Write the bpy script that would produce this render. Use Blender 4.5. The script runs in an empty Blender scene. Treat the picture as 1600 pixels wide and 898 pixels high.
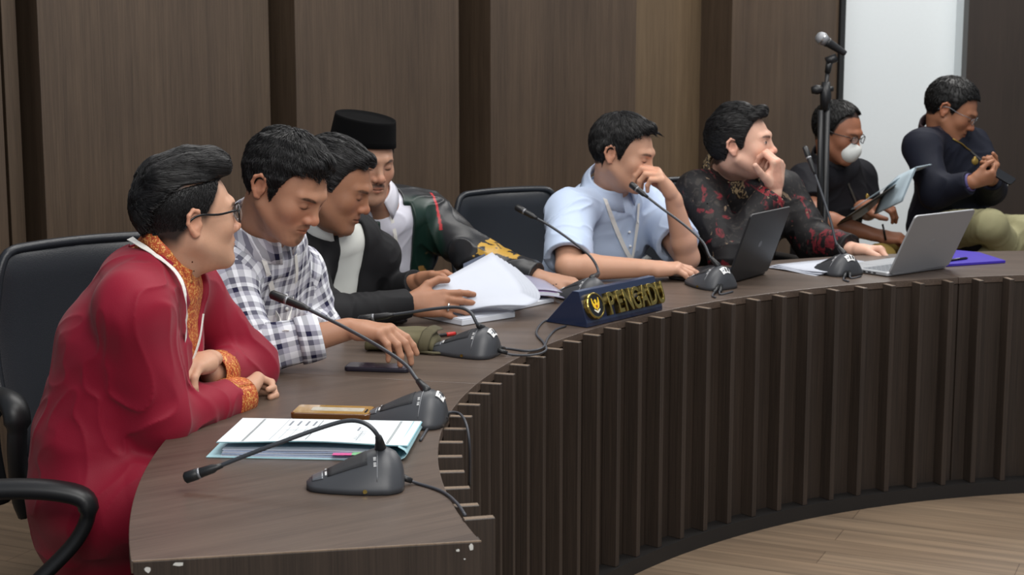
import bpy, bmesh, math, random
import numpy as np
from mathutils import Vector, Matrix
PI = math.pi
random.seed(7)
SC = bpy.context.scene
COL = SC.collection

# ---------------------------------------------------------------- camera, world, lights, exposure
CAMZ = .74 / .465
FOC = 2600.0
PITCH = math.atan(422 / FOC)
cam_d = bpy.data.cameras.new('camera')
cam = bpy.data.objects.new('camera', cam_d)
COL.objects.link(cam)
cam.location = (0, 0, CAMZ)
cam.rotation_euler = (PI / 2 - PITCH, 0, 0)
cam_d.sensor_width = 36
cam_d.lens = FOC / 1600 * 36
cam_d.clip_end = 60
cam_d.dof.use_dof = True
cam_d.dof.focus_distance = 3.75
cam_d.dof.aperture_fstop = 9.0
SC.camera = cam

w = bpy.data.worlds.new('room_ambience')
SC.world = w
w.use_nodes = True
w.node_tree.nodes['Background'].inputs[0].default_value = (.80, .88, 1.0, 1)
w.node_tree.nodes['Background'].inputs[1].default_value = .28

def area(name, loc, rot, sx, sy, power, col=(1, .97, .93)):
    l = bpy.data.lights.new(name, 'AREA')
    l.shape = 'RECTANGLE'; l.size = sx; l.size_y = sy; l.energy = power; l.color = col
    o = bpy.data.objects.new(name, l); COL.objects.link(o)
    o.location = loc; o.rotation_euler = rot
    return o
area('ceiling_light', (.6, 2.6, 3.4), (0, 0, 0), 1.6, 1.6, 50)
area('ceiling_light', (.8, -.6, 3.3), (math.radians(28), 0, 0), 2.6, 1.2, 100)  # unseen front fill behind the camera, added to brighten the sitters
area('ceiling_light', (-.2, 5.0, 3.4), (0, 0, 0), 2.2, 1.2, 44)
area('ceiling_light', (2.2, 5.4, 3.4), (0, 0, 0), 1.4, 1.4, 40)
area('ceiling_light', (2.2, 7.6, 3.3), (0, math.radians(-8), 0), 1.2, 1.0, 52)
SC.view_settings.view_transform = 'Standard'
SC.view_settings.look = 'None'
SC.view_settings.gamma = 1
SC.view_settings.use_curve_mapping = False
SC.view_settings.exposure = 0.22

def at(u, v, Y):
    """point at depth Y seen at (u, v) of the 1600x898 frame"""
    a = (u - 800) / FOC; b = -(v - 449) / FOC
    r = (a, math.cos(PITCH) + b * math.sin(PITCH), -math.sin(PITCH) + b * math.cos(PITCH))
    t = Y / r[1]
    return Vector((r[0] * t, Y, CAMZ + r[2] * t))
def on(u, v, z=.74):
    a = (u - 800) / FOC; b = -(v - 449) / FOC
    r = (a, math.cos(PITCH) + b * math.sin(PITCH), -math.sin(PITCH) + b * math.cos(PITCH))
    t = (z - CAMZ) / r[2]
    return Vector((r[0] * t, r[1] * t, z))

# ---------------------------------------------------------------- material helpers
def new_mat(name):
    m = bpy.data.materials.new(name); m.use_nodes = True
    nt = m.node_tree
    b = nt.nodes['Principled BSDF']
    return m, nt, b
def N(nt, t, **kw):
    n = nt.nodes.new(t)
    for k, v in kw.items(): setattr(n, k, v)
    return n
def srgb(r, g, b):
    f = lambda c: (c / 255 / 12.92) if c / 255 <= .04045 else ((c / 255 + .055) / 1.055) ** 2.4
    return (f(r), f(g), f(b), 1)
def plain(name, col, rough=.5, metal=0, bump=0, bscale=200, var=.12, spec=.5, coat=0, sheen=0, trans=0, emit=0, stretch=(1, 1, 1), alpha=1):
    m, nt, b = new_mat(name)
    tc = N(nt, 'ShaderNodeTexCoord'); mp = N(nt, 'ShaderNodeMapping')
    mp.inputs['Scale'].default_value = stretch
    nt.links.new(tc.outputs['Object'], mp.inputs[0])
    no = N(nt, 'ShaderNodeTexNoise'); no.inputs['Scale'].default_value = bscale; no.inputs['Detail'].default_value = 4
    nt.links.new(mp.outputs[0], no.inputs['Vector'])
    mx = N(nt, 'ShaderNodeMix', data_type='RGBA')
    c = Vector(col[:3])
    mx.inputs[6].default_value = (*(c * (1 - var)), 1); mx.inputs[7].default_value = (*[min(1, x * (1 + var)) for x in c], 1)
    nt.links.new(no.outputs['Fac'], mx.inputs[0]); nt.links.new(mx.outputs[2], b.inputs['Base Color'])
    b.inputs['Roughness'].default_value = rough; b.inputs['Metallic'].default_value = metal
    b.inputs['Specular IOR Level'].default_value = spec; b.inputs['Coat Weight'].default_value = coat
    b.inputs['Sheen Weight'].default_value = sheen; b.inputs['Transmission Weight'].default_value = trans
    b.inputs['Alpha'].default_value = alpha
    if emit:
        b.inputs['Emission Color'].default_value = col; b.inputs['Emission Strength'].default_value = emit
    if bump:
        bp = N(nt, 'ShaderNodeBump'); bp.inputs['Strength'].default_value = bump; bp.inputs['Distance'].default_value = .002
        nt.links.new(no.outputs['Fac'], bp.inputs['Height']); nt.links.new(bp.outputs[0], b.inputs['Normal'])
    return m
def wood(name, dark, light, rough=.4, rot=(0, 0, 0), along='z', streak=260, coat=0, bands=None, spec=.5):
    """laminate with fine streaks running along one axis"""
    m, nt, b = new_mat(name)
    tc = N(nt, 'ShaderNodeTexCoord'); mr = N(nt, 'ShaderNodeMapping'); mr.inputs['Rotation'].default_value = rot
    nt.links.new(tc.outputs['Object'], mr.inputs[0])
    mp = N(nt, 'ShaderNodeMapping')
    s = {'x': (.012, 1, 1), 'y': (1, .012, 1), 'z': (1, 1, .012)}[along]
    mp.inputs['Scale'].default_value = s
    nt.links.new(mr.outputs[0], mp.inputs[0])
    n1 = N(nt, 'ShaderNodeTexNoise'); n1.inputs['Scale'].default_value = streak; n1.inputs['Detail'].default_value = 5; n1.inputs['Roughness'].default_value = .7
    n2 = N(nt, 'ShaderNodeTexNoise'); n2.inputs['Scale'].default_value = streak / 14; n2.inputs['Detail'].default_value = 3
    n3 = N(nt, 'ShaderNodeTexNoise'); n3.inputs['Scale'].default_value = 2.2; n3.inputs['Detail'].default_value = 2
    nt.links.new(mp.outputs[0], n1.inputs['Vector']); nt.links.new(mp.outputs[0], n2.inputs['Vector']); nt.links.new(tc.outputs['Object'], n3.inputs['Vector'])
    a = N(nt, 'ShaderNodeMath', operation='MULTIPLY'); a.inputs[1].default_value = .62; nt.links.new(n1.outputs['Fac'], a.inputs[0])
    c = N(nt, 'ShaderNodeMath', operation='MULTIPLY_ADD'); c.inputs[1].default_value = .25; nt.links.new(n2.outputs['Fac'], c.inputs[0]); nt.links.new(a.outputs[0], c.inputs[2])
    d = N(nt, 'ShaderNodeMath', operation='MULTIPLY_ADD'); d.inputs[1].default_value = .13; nt.links.new(n3.outputs['Fac'], d.inputs[0]); nt.links.new(c.outputs[0], d.inputs[2])
    cr = N(nt, 'ShaderNodeValToRGB'); cr.color_ramp.elements[0].position = .36; cr.color_ramp.elements[0].color = dark
    cr.color_ramp.elements[1].position = .64; cr.color_ramp.elements[1].color = light
    nt.links.new(d.outputs[0], cr.inputs[0]); nt.links.new(cr.outputs[0], b.inputs['Base Color'])
    b.inputs['Roughness'].default_value = rough; b.inputs['Coat Weight'].default_value = coat; b.inputs['Coat Roughness'].default_value = .25
    b.inputs['Specular IOR Level'].default_value = spec
    bp = N(nt, 'ShaderNodeBump'); bp.inputs['Strength'].default_value = .12; bp.inputs['Distance'].default_value = .001
    nt.links.new(n1.outputs['Fac'], bp.inputs['Height']); nt.links.new(bp.outputs[0], b.inputs['Normal'])
    return m

# ---------------------------------------------------------------- object helpers
def link_mesh(name, me, m=None, parent=None, smooth=True):
    o = bpy.data.objects.new(name, me); COL.objects.link(o)
    if m:
        for mm in (m if isinstance(m, (list, tuple)) else [m]): me.materials.append(mm)
    if smooth: me.polygons.foreach_set('use_smooth', [True] * len(me.polygons))
    if parent: o.parent = parent; o.matrix_parent_inverse = Matrix.Identity(4)
    return o
def obj(name, bm, m=None, parent=None, smooth=False, bevel=0, seg=2, weighted=True):
    """bm is in the parent's local space"""
    bmesh.ops.recalc_face_normals(bm, faces=bm.faces)
    me = bpy.data.meshes.new(name); bm.to_mesh(me); bm.free()
    o = link_mesh(name, me, m, parent, smooth)
    if bevel:
        md = o.modifiers.new('bevel', 'BEVEL'); md.width = bevel; md.segments = seg; md.limit_method = 'ANGLE'; md.angle_limit = .6
        md.harden_normals = False
    return o
def thing(name, label, cat, loc=(0, 0, 0), rz=0, group=None, rot=None):
    o = bpy.data.objects.new(name, None); COL.objects.link(o)
    o.location = loc; o.rotation_euler = rot or (0, 0, rz); o.empty_display_size = .1
    o['label'] = label; o['category'] = cat
    if group: o['group'] = group
    return o
def tag(o, label, cat, group=None):
    o['label'] = label; o['category'] = cat
    if group: o['group'] = group
    return o
def structure(o): o['kind'] = 'structure'; return o
def dup(root, loc, rz, label, group=None):
    r = root.copy(); COL.objects.link(r); r.location = loc; r.rotation_euler = (0, 0, rz); r['label'] = label
    if group: r['group'] = group
    def rec(src, dst):
        for ch in list(src.children):
            c = ch.copy(); COL.objects.link(c); c.parent = dst; c.matrix_parent_inverse = Matrix.Identity(4)
            rec(ch, c)
    rec(root, r)
    return r
def box(bm, lo, hi, M=None):
    lo, hi = Vector(lo), Vector(hi)
    vs = [bm.verts.new((x, y, z)) for x in (lo.x, hi.x) for y in (lo.y, hi.y) for z in (lo.z, hi.z)]
    for f in ((0, 1, 3, 2), (4, 6, 7, 5), (0, 4, 5, 1), (2, 3, 7, 6), (0, 2, 6, 4), (1, 5, 7, 3)): bm.faces.new([vs[i] for i in f])
    if M: bmesh.ops.transform(bm, matrix=M, verts=vs)
    return vs
def tube(bm, pts, r, n=10, caps=True, flat=None):
    """tube through pts; r number or list. flat=(a,b) squashes the section."""
    pts = [Vector(p) for p in pts]; rs = r if isinstance(r, (list, tuple)) else [r] * len(pts)
    prev = None; rings = []
    for i, p in enumerate(pts):
        t = (pts[min(i + 1, len(pts) - 1)] - pts[max(i - 1, 0)]).normalized()
        if prev is None:
            up = Vector((0, 0, 1)) if abs(t.z) < .95 else Vector((1, 0, 0))
            prev = t.cross(up).normalized()
        x = (prev - t * prev.dot(t)).normalized(); y = t.cross(x); prev = x
        fa, fb = flat or (1, 1)
        rings.append([bm.verts.new(p + x * math.cos(2 * PI * k / n) * rs[i] * fa + y * math.sin(2 * PI * k / n) * rs[i] * fb) for k in range(n)])
    for a, b in zip(rings, rings[1:]):
        for k in range(n): bm.faces.new((a[k], a[(k + 1) % n], b[(k + 1) % n], b[k]))
    if caps:
        bm.faces.new(rings[0][::-1]); bm.faces.new(rings[-1])
    return rings
def spline(pts, n=8):
    """Catmull-Rom through the points"""
    P = [Vector(p) for p in pts]; P = [2 * P[0] - P[1]] + P + [2 * P[-1] - P[-2]]; out = []
    for i in range(1, len(P) - 2):
        for k in range(n):
            t = k / n
            out.append(.5 * (2 * P[i] + (P[i + 1] - P[i - 1]) * t + (2 * P[i - 1] - 5 * P[i] + 4 * P[i + 1] - P[i + 2]) * t * t + (3 * P[i] - P[i - 1] - 3 * P[i + 1] + P[i + 2]) * t ** 3))
    return out + [P[-2]]
def prism(bm, pts2, z0, z1, M=None):
    a = [bm.verts.new((x, y, z0)) for x, y in pts2]; b = [bm.verts.new((x, y, z1)) for x, y in pts2]
    n = len(a)
    bm.faces.new(a[::-1]); bm.faces.new(b)
    for k in range(n): bm.faces.new((a[k], a[(k + 1) % n], b[(k + 1) % n], b[k]))
    if M: bmesh.ops.transform(bm, matrix=M, verts=a + b)
    return a + b
def lathe(bm, prof, n=24, M=None):
    rings = [[bm.verts.new((r * math.cos(2 * PI * k / n), r * math.sin(2 * PI * k / n), z)) for k in range(n)] for r, z in prof]
    for a, b in zip(rings, rings[1:]):
        for k in range(n): bm.faces.new((a[k], a[(k + 1) % n], b[(k + 1) % n], b[k]))
    bm.faces.new(rings[0][::-1]); bm.faces.new(rings[-1])
    if M: bmesh.ops.transform(bm, matrix=M, verts=[v for r in rings for v in r])
def sheet(bm, grid, th):
    """thick sheet from a grid of points [[Vector]] ; thickness along local normals"""
    R, Cn = len(grid), len(grid[0]); top = []; bot = []
    for i in range(R):
        a = []; b = []
        for j in range(Cn):
            p = Vector(grid[i][j])
            du = Vector(grid[min(i + 1, R - 1)][j]) - Vector(grid[max(i - 1, 0)][j]); dv = Vector(grid[i][min(j + 1, Cn - 1)]) - Vector(grid[i][max(j - 1, 0)])
            n = du.cross(dv).normalized()
            a.append(bm.verts.new(p + n * th / 2)); b.append(bm.verts.new(p - n * th / 2))
        top.append(a); bot.append(b)
    for i in range(R - 1):
        for j in range(Cn - 1):
            bm.faces.new((top[i][j], top[i + 1][j], top[i + 1][j + 1], top[i][j + 1]))
            bm.faces.new((bot[i][j], bot[i][j + 1], bot[i + 1][j + 1], bot[i + 1][j]))
    for i in range(R - 1):
        bm.faces.new((top[i][0], bot[i][0], bot[i + 1][0], top[i + 1][0])); bm.faces.new((top[i][-1], top[i + 1][-1], bot[i + 1][-1], bot[i][-1]))
    for j in range(Cn - 1):
        bm.faces.new((top[0][j], top[0][j + 1], bot[0][j + 1], bot[0][j])); bm.faces.new((top[-1][j], bot[-1][j], bot[-1][j + 1], top[-1][j + 1]))
def rrect(w, d, r, n=5):
    out = []
    for cx, cy, a0 in ((w / 2 - r, d / 2 - r, 0), (-w / 2 + r, d / 2 - r, 90), (-w / 2 + r, -d / 2 + r, 180), (w / 2 - r, -d / 2 + r, 270)):
        for k in range(n + 1):
            a = math.radians(a0 + 90 * k / n); out.append((cx + r * math.cos(a), cy + r * math.sin(a)))
    return out

# ---------------------------------------------------------------- shared materials
M = {}
M['wall_wood'] = wood('wall_laminate', srgb(58, 46, 36), srgb(90, 74, 59), rough=.5, streak=330)
M['wall_recess'] = wood('wall_recess_laminate', srgb(60, 48, 37), srgb(92, 76, 60), rough=.5, streak=330)
M['desk_front'] = wood('desk_front_laminate', srgb(38, 31, 26), srgb(64, 53, 45), rough=.5, streak=300)
M['edge'] = wood('slat_edge_laminate', srgb(104, 88, 74), srgb(138, 120, 102), rough=.4, streak=300)
M['desk_top'] = wood('desk_top_laminate', srgb(62, 51, 44), srgb(102, 87, 76), rough=.38, rot=(0, 0, math.radians(-35)), along='x', streak=300, spec=.7)
M['desk_top2'] = wood('desk_top_laminate_turned', srgb(62, 51, 44), srgb(102, 87, 76), rough=.38, rot=(0, 0, math.radians(12)), along='x', streak=300, spec=.7)
M['white_paint'] = plain('white_wall_paint', srgb(222, 229, 232), rough=.7, bscale=60, bump=.05, var=.02)
M['dark_wood'] = wood('dark_partition_laminate', srgb(34, 26, 21), srgb(50, 40, 33), rough=.5)
M['black_trim'] = plain('black_trim', srgb(14, 13, 13), rough=.5)
M['plinth'] = plain('plinth_black', srgb(30, 28, 27), rough=.5)
M['black_plastic'] = plain('black_plastic', srgb(26, 27, 29), rough=.42, bscale=900, bump=.05)
M['black_gloss'] = plain('black_gloss_plastic', srgb(16, 16, 18), rough=.2)
M['mic_grey'] = plain('mic_base_grey', srgb(62, 64, 68), rough=.42, bscale=1500, bump=.06, var=.08)
M['rubber'] = plain('cable_rubber', srgb(58, 60, 66), rough=.5)
M['leather'] = plain('black_leather', srgb(34, 37, 42), rough=.36, bscale=420, bump=.25, var=.1)
M['chrome'] = plain('polished_metal', srgb(190, 190, 190), rough=.25, metal=1)
M['steel'] = plain('brushed_metal', srgb(140, 142, 146), rough=.38, metal=.6, bscale=500, stretch=(1, 20, 1))
M['paper'] = plain('white_paper', srgb(192, 197, 208), rough=.7, var=.02, bscale=30)
M['paper_edge'] = plain('paper_edges', srgb(214, 218, 226), rough=.8, var=.06, bscale=900, stretch=(.02, .02, 1))
M['sticker'] = plain('white_sticker', srgb(225, 226, 226), rough=.5, var=.02)
M['print'] = plain('black_print', srgb(30, 30, 34), rough=.6)
M['grey_print'] = plain('grey_print', srgb(130, 136, 145), rough=.6)

# ---------------------------------------------------------------- setting
def floor_mat():
    m, nt, b = new_mat('floor_planks')
    tc = N(nt, 'ShaderNodeTexCoord'); mp = N(nt, 'ShaderNodeMapping'); mp.inputs['Rotation'].default_value = (0, 0, math.radians(24))
    nt.links.new(tc.outputs['Object'], mp.inputs[0])
    br = N(nt, 'ShaderNodeTexBrick'); br.inputs['Scale'].default_value = 1; br.inputs['Brick Width'].default_value = 1.1; br.inputs['Row Height'].default_value = .12
    br.inputs['Mortar Size'].default_value = .0015; br.inputs['Mortar'].default_value = srgb(96, 80, 66)
    br.inputs['Color1'].default_value = srgb(134, 116, 97); br.inputs['Color2'].default_value = srgb(124, 106, 88)
    nt.links.new(mp.outputs[0], br.inputs['Vector'])
    mp2 = N(nt, 'ShaderNodeMapping'); mp2.inputs['Scale'].default_value = (.06, 1, 1); nt.links.new(mp.outputs[0], mp2.inputs[0])
    n = N(nt, 'ShaderNodeTexNoise'); n.inputs['Scale'].default_value = 26; n.inputs['Detail'].default_value = 6; nt.links.new(mp2.outputs[0], n.inputs['Vector'])
    mx = N(nt, 'ShaderNodeMix', data_type='RGBA', blend_type='OVERLAY'); mx.inputs[0].default_value = .5
    cr = N(nt, 'ShaderNodeValToRGB'); cr.color_ramp.elements[0].position = .3; cr.color_ramp.elements[0].color = (.22, .22, .22, 1); cr.color_ramp.elements[1].position = .7; cr.color_ramp.elements[1].color = (.72, .7, .66, 1)
    nt.links.new(n.outputs['Fac'], cr.inputs[0]); nt.links.new(br.outputs['Color'], mx.inputs[6]); nt.links.new(cr.outputs[0], mx.inputs[7])
    nt.links.new(mx.outputs[2], b.inputs['Base Color']); b.inputs['Roughness'].default_value = .42
    return m
bm = bmesh.new(); box(bm, (-6, -3, -.1), (8, 12, 0)); structure(obj('floor', bm, floor_mat()))

# timber clad back wall: runs from WA towards WB, tall panels standing proud of a recessed back
WA = Vector((-1.62, 5.75, 0)); WB = Vector((1.765, 9.0, 0))
wd = (WB - WA).normalized(); wn = Vector((wd.y, -wd.x, 0))     # wn faces the room
WH = 3.2
def wall_t(u):                                                  # where column u meets the wall line
    k = (u - 800) / FOC
    return (k * WA.y - WA.x) / (wd.x - k * wd.y)
WM = Matrix.Translation(WA) @ Matrix(((wd.x, wn.x, 0, 0), (wd.y, wn.y, 0, 0), (0, 0, 1, 0), (0, 0, 0, 1)))
bm = bmesh.new()
box(bm, (-4, -.34, 0), (wall_t(1312) - .01, -.26, WH), WM)
structure(obj('wall_back', bm, M['wall_recess']))
def wall_panel(t0, t1, d=0.0):
    bm = bmesh.new(); box(bm, (t0, -.259, .0), (t1, d, WH), WM)
    return structure(obj('trim_1', bm, M['wall_wood'], bevel=.002))
k = 0
for u0, u1 in ((None, 8), (68, 386), (465, 718), (767, 992), (1140, 1304)):
    t1 = wall_t(u1); t0 = wall_t(u0) if u0 is not None else t1 - 1.2
    k += 1
    o = wall_panel(t0, t1); o.name = 'trim_%d' % k
bm = bmesh.new(); box(bm, (wall_t(1304) + .004, -.34, 0), (wall_t(1312), .012, WH), WM); o = structure(obj('trim_6', bm, M['black_trim']))
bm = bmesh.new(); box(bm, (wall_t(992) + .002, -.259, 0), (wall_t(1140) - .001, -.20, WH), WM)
structure(obj('trim_10', bm, wood('recess_laminate_lit_tone', srgb(82, 67, 50), srgb(114, 96, 74), rough=.45, streak=330)))  # paler board colour stands in for brighter light in this recess
# half-depth filler that shows beside the first and second panels
for u0, u1, d in ((30, 52, -.08), (387, 436, -.05)):
    bm = bmesh.new(); box(bm, (wall_t(u0), -.259, 0), (wall_t(u1), d, WH), WM); k += 1
    structure(obj('trim_%d' % (k + 1), bm, M['wall_recess']))
# white wall beyond and the dark partition at the right
bm = bmesh.new()
xL = at(1306, 0, 9.15).x; xR = at(1514, 0, 9.15).x
box(bm, (xL - .3, 9.15, 0), (xR + .6, 9.25, WH)); structure(obj('wall_far', bm, M['white_paint']))
bm = bmesh.new()
x0 = at(1512, 60, 8.9).x
box(bm, (x0, 8.9, 0), (x0 + 3, 9.0, WH)); structure(obj('wall_right', bm, M['dark_wood']))
bm = bmesh.new(); box(bm, (x0, 9.0, 0), (x0 + .05, 9.16, WH)); structure(obj('trim_9', bm, M['white_paint']))

# ---------------------------------------------------------------- curved desk
DC = Vector((2.1018, 3.2925, 0)); RI = 2.2505; RO = 2.81; DH = .74
def pol(a, r, z=0): a = math.radians(a); return Vector((DC.x + r * math.cos(a), DC.y + r * math.sin(a), z))
desk = thing('curved_desk', 'long curved dark brown laminate desk with ribbed front that everyone sits along', 'desk', (0, 0, 0))
def arc_slab(bm, a0, a1, r0, r1, z0, z1, step=1.0, cant=0):
    n = max(2, int(abs(a1 - a0) / step)); R = []
    for i in range(n + 1):
        a = a0 + (a1 - a0) * i / n; q_ = (1 - i / n) ** 3 * cant
        R.append([bm.verts.new(pol(a + q_ * e, r, z)) for r, z, e in ((r0, z0, 1), (r1, z0, -1), (r1, z1, -1), (r0, z1, 1))])
    for p, q in zip(R, R[1:]):
        for k in range(4): bm.faces.new((p[k], p[(k + 1) % 4], q[(k + 1) % 4], q[k]))
    bm.faces.new(R[0][::-1]); bm.faces.new(R[-1])
mods = [(196.2, 166.15), (166.1, 136.1), (136.05, 106), (105.95, 76)]
for i, (a0, a1) in enumerate(mods):
    bm = bmesh.new(); arc_slab(bm, a0, a1, RI, RO, DH - .022, DH, cant=.66 if i == 0 else 0)
    o = obj('tabletop', bm, [M['desk_top'], M['desk_top2'], M['desk_top2'], M['desk_top2']][i], desk, bevel=.0012)
    bm = bmesh.new(); arc_slab(bm, a0 - .1, a1, RI + .002, RI + .022, .03, DH - .024); obj('front_panel', bm, M['desk_front'], desk)
bm = bmesh.new(); arc_slab(bm, 196.2, 76, RI - .056, RI + .02, 0, .045); obj('plinth', bm, M['plinth'], desk)
# end panel facing the camera, slightly canted like the end of the top
def quad_board(bm, p, q, th, z0, z1):
    d = (q - p).normalized(); n = Vector((d.y, -d.x, 0)) * th
    vs = [bm.verts.new((*(x.xy), z)) for x in (p, q, q - n, p - n) for z in (z0, z1)]
    for f in ((0, 2, 3, 1), (2, 4, 5, 3), (4, 6, 7, 5), (6, 0, 1, 7), (0, 6, 4, 2), (1, 3, 5, 7)): bm.faces.new([vs[i] for i in f])
p = on(208, 877); q = on(752, 845)
bm = bmesh.new(); quad_board(bm, p, q, .03, 0, DH - .0015); eo = obj('end_panel', bm, M['desk_front'], desk, bevel=.001)
bm = bmesh.new(); quad_board(bm, p + Vector((0, 0, 0)), q, .004, DH - .0015, DH + .0004)
obj('edge_strip', bm, M['edge'], desk)
d = (q - p).normalized(); nrm = Vector((d.y, -d.x, 0))
chip_m = plain('bare_board_chip', srgb(205, 205, 200), rough=.9)
rr = random.Random(3)
for s_, dz, w_, h_ in ((.022, .012, .011, .010), (.07, .007, .017, .006), (.635, .012, .006, .005), (.655, .006, .007, .011), (.645, .028, .003, .003)):
    bm = bmesh.new(); c = p + d * (s_ if s_ < .3 else (q - p).length * (.93 + (s_ - .635) * 2)); vs = []
    for k in range(9):
        a = 2 * PI * k / 9; rdi = rr.uniform(.75, 1.2)
        vs.append((math.cos(a) * w_ / 2 * rdi, math.sin(a) * h_ / 2 * rdi))
    Mx = Matrix.Translation(Vector((c.x, c.y, DH - dz - h_ * .3)) + nrm * .0002) @ Matrix(((d.x, 0, nrm.x, 0), (d.y, 0, nrm.y, 0), (0, 1, 0, 0), (0, 0, 0, 1)))
    prism(bm, vs, 0, .0006, Mx); obj('paint_chip', bm, chip_m, desk)
# ribs: boards standing out radially all along the front
a = 193.9; i = 0
while a > 78:
    bm = bmesh.new(); ca = math.radians(a)
    rad = Vector((math.cos(ca), math.sin(ca), 0)); tan = Vector((-math.sin(ca), math.cos(ca), 0))
    ln = .05
    if i == 0: ln = .055
    Mx = Matrix.Translation(pol(a, RI + .001)) @ Matrix(((-rad.x, tan.x, 0, 0), (-rad.y, tan.y, 0, 0), (0, 0, 1, 0), (0, 0, 0, 1)))
    th = .018
    box(bm, (0, -th / 2, .045), (ln, th / 2, DH - .006 if i else DH + .004), Mx)
    o = obj('front_rib', bm, [M['desk_front'], M['edge']], desk, bevel=.0015, seg=1)
    for f in o.data.polygons:
        if f.normal.z > .9: f.material_index = 1
    a -= 2.884; i += 1

# ---------------------------------------------------------------- office chairs
def armchair(name, loc, rz, label, arms=True, sc=1.0, al=1.0):
    """local +x is the way the sitter faces"""
    t = thing(name, label, 'chair', loc, rz, 'black leather office chairs')
    L = M['leather']
    # backrest: upholstered shell, curved in plan and leaning back
    def back_pt(s, h, off):
        wdt = .235 + .03 * math.sin(h * PI) - .02 * h
        y = s * wdt
        x = -.20 - .10 * h - .03 * math.sin(h * PI) + .05 * s * s
        return Vector((x + off, y, .50 + .46 * h))
    ns, nh = 16, 18; bm = bmesh.new(); F = []; Bk = []
    for j in range(nh + 1):
        h = j / nh; fr = []; bk = []
        for i in range(ns + 1):
            s = -1 + 2 * i / ns
            e = min(1 - abs(s), 1) ; eh = min(h, 1 - h)
            # rounded corners
            cr = max(0, abs(s) - .82) / .18; ch = max(0, h - .86) / .14
            hh = h - .05 * cr ** 2 * (1 if h > .5 else -1) * (abs(h - .5) * 2) ** 4
            th = .030 * (1 - max(0, abs(s) - .7) ** 2 * 8) * (1 - max(0, abs(h - .5) - .38) ** 2 * 40)
            pad = .012 * math.exp(-((abs(s) - .78) / .06) ** 2) * 0
            fr.append(bm.verts.new(back_pt(s, hh, th - pad))); bk.append(bm.verts.new(back_pt(s, hh, -th * .7)))
        F.append(fr); Bk.append(bk)
    for j in range(nh):
        for i in range(ns):
            bm.faces.new((F[j][i], F[j][i + 1], F[j + 1][i + 1], F[j + 1][i])); bm.faces.new((Bk[j][i], Bk[j + 1][i], Bk[j + 1][i + 1], Bk[j][i + 1]))
    for j in range(nh):
        for i in (0, ns):
            bm.faces.new((F[j][i], F[j + 1][i], Bk[j + 1][i], Bk[j][i]))
    for i in range(ns):
        for j in (0, nh):
            bm.faces.new((F[j][i], F[j][i + 1], Bk[j][i + 1], Bk[j][i]))
    o = obj('backrest', bm, L, t, smooth=True)
    o.modifiers.new('s', 'SUBSURF').levels = 1
    bm = bmesh.new()      # piping round the backrest edge
    pts = [back_pt(-.97, h / 10, .012) for h in range(0, 10)] + [back_pt(-.9, .985, .012), back_pt(-.6, .998, .012), back_pt(0, 1.0, .012), back_pt(.6, .998, .012), back_pt(.9, .985, .012)] + [back_pt(.97, h / 10, .012) for h in range(9, -1, -1)]
    tube(bm, spline(pts, 3), .011, 8); obj('piping', bm, L, o, smooth=True)
    bm = bmesh.new(); prism(bm, rrect(.50, .50, .09), .40, .48); s = obj('seat', bm, L, t, bevel=.03, seg=4, smooth=True)
    bm = bmesh.new(); tube(bm, [(-.05, 0, .38), (-.24, 0, .40), (-.29, 0, .50), (-.28, 0, .62)], .022, 8, flat=(1.6, .6)); obj('back_support', bm, M['black_plastic'], t, smooth=True)
    if arms:
        for sgn in (-1, 1):
            bm = bmesh.new(); y = sgn * .29
            pts = spline([Vector((-.18 + (q[0] + .18) * al, q[1], q[2])) for q in [(-.18, y - sgn * .02, .42), (-.16, y, .56), (-.10, y, .655), (.05, y, .668), (.17, y, .662), (.225, y, .635), (.20, y, .56), (.10, y - sgn * .02, .46), (.06, y - sgn * .04, .41)]], 6)
            rs = []
            for q in pts: rs.append(.026 if q.z > .62 else .019)
            tube(bm, pts, rs, 12, flat=(1.15, .8)); obj('armrest', bm, M['black_plastic'], t, smooth=True)
    bm = bmesh.new(); lathe(bm, [(.028, .07), (.028, .22), (.02, .22), (.02, .40), (.06, .40)], 16); obj('gas_lift', bm, M['black_plastic'], t, smooth=True)
    for k in range(5):
        a = 2 * PI * k / 5 + .3; c, s_ = math.cos(a), math.sin(a)
        bm = bmesh.new(); tube(bm, [(0, 0, .10), (c * .15, s_ * .15, .092), (c * .28, s_ * .28, .07)], [.03, .024, .016], 8, flat=(1, .7)); lg = obj('leg', bm, M['black_plastic'], t, smooth=True)
        bm = bmesh.new()
        for dd in (-.013, .013):
            Mx = Matrix.Translation((c * .28 - s_ * dd, s_ * .28 + c * dd, .027)) @ Matrix.Rotation(a, 4, 'Z') @ Matrix.Rotation(PI / 2, 4, 'X')
            lathe(bm, [(.02, -.009), (.027, -.006), (.027, .006), (.02, .009)], 14, Mx)
        obj('caster', bm, M['black_plastic'], lg, smooth=True)
    if sc != 1: t.scale = (sc,) * 3
    return t
armchair('office_chair', (-.86, 3.86, 0), math.radians(-48), 'black leather office chair behind the man in the crimson jacket', al=.35, sc=1.09)
ch0 = armchair('office_chair', (-1.05, 2.90, 0), math.radians(4), 'empty black office chair at the near left, its armrest in front of the crimson jacket')
dup(ch0, (.12, 5.90, 0), math.radians(-55), 'black leather chair whose backrest shows left of the man in the light blue shirt')
dup(ch0, (.78, 6.30, 0), math.radians(-62), 'black leather chair under the man in the dark batik shirt')
dup(ch0, (-.95, 4.50, 0), math.radians(-12), 'black leather chair under the man in the plaid shirt')
dup(ch0, (-.80, 5.12, 0), math.radians(-24), 'black leather chair under the man with the silver ring')
dup(ch0, (-.58, 5.66, 0), math.radians(-50), 'black leather chair under the man in the black cap')

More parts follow.
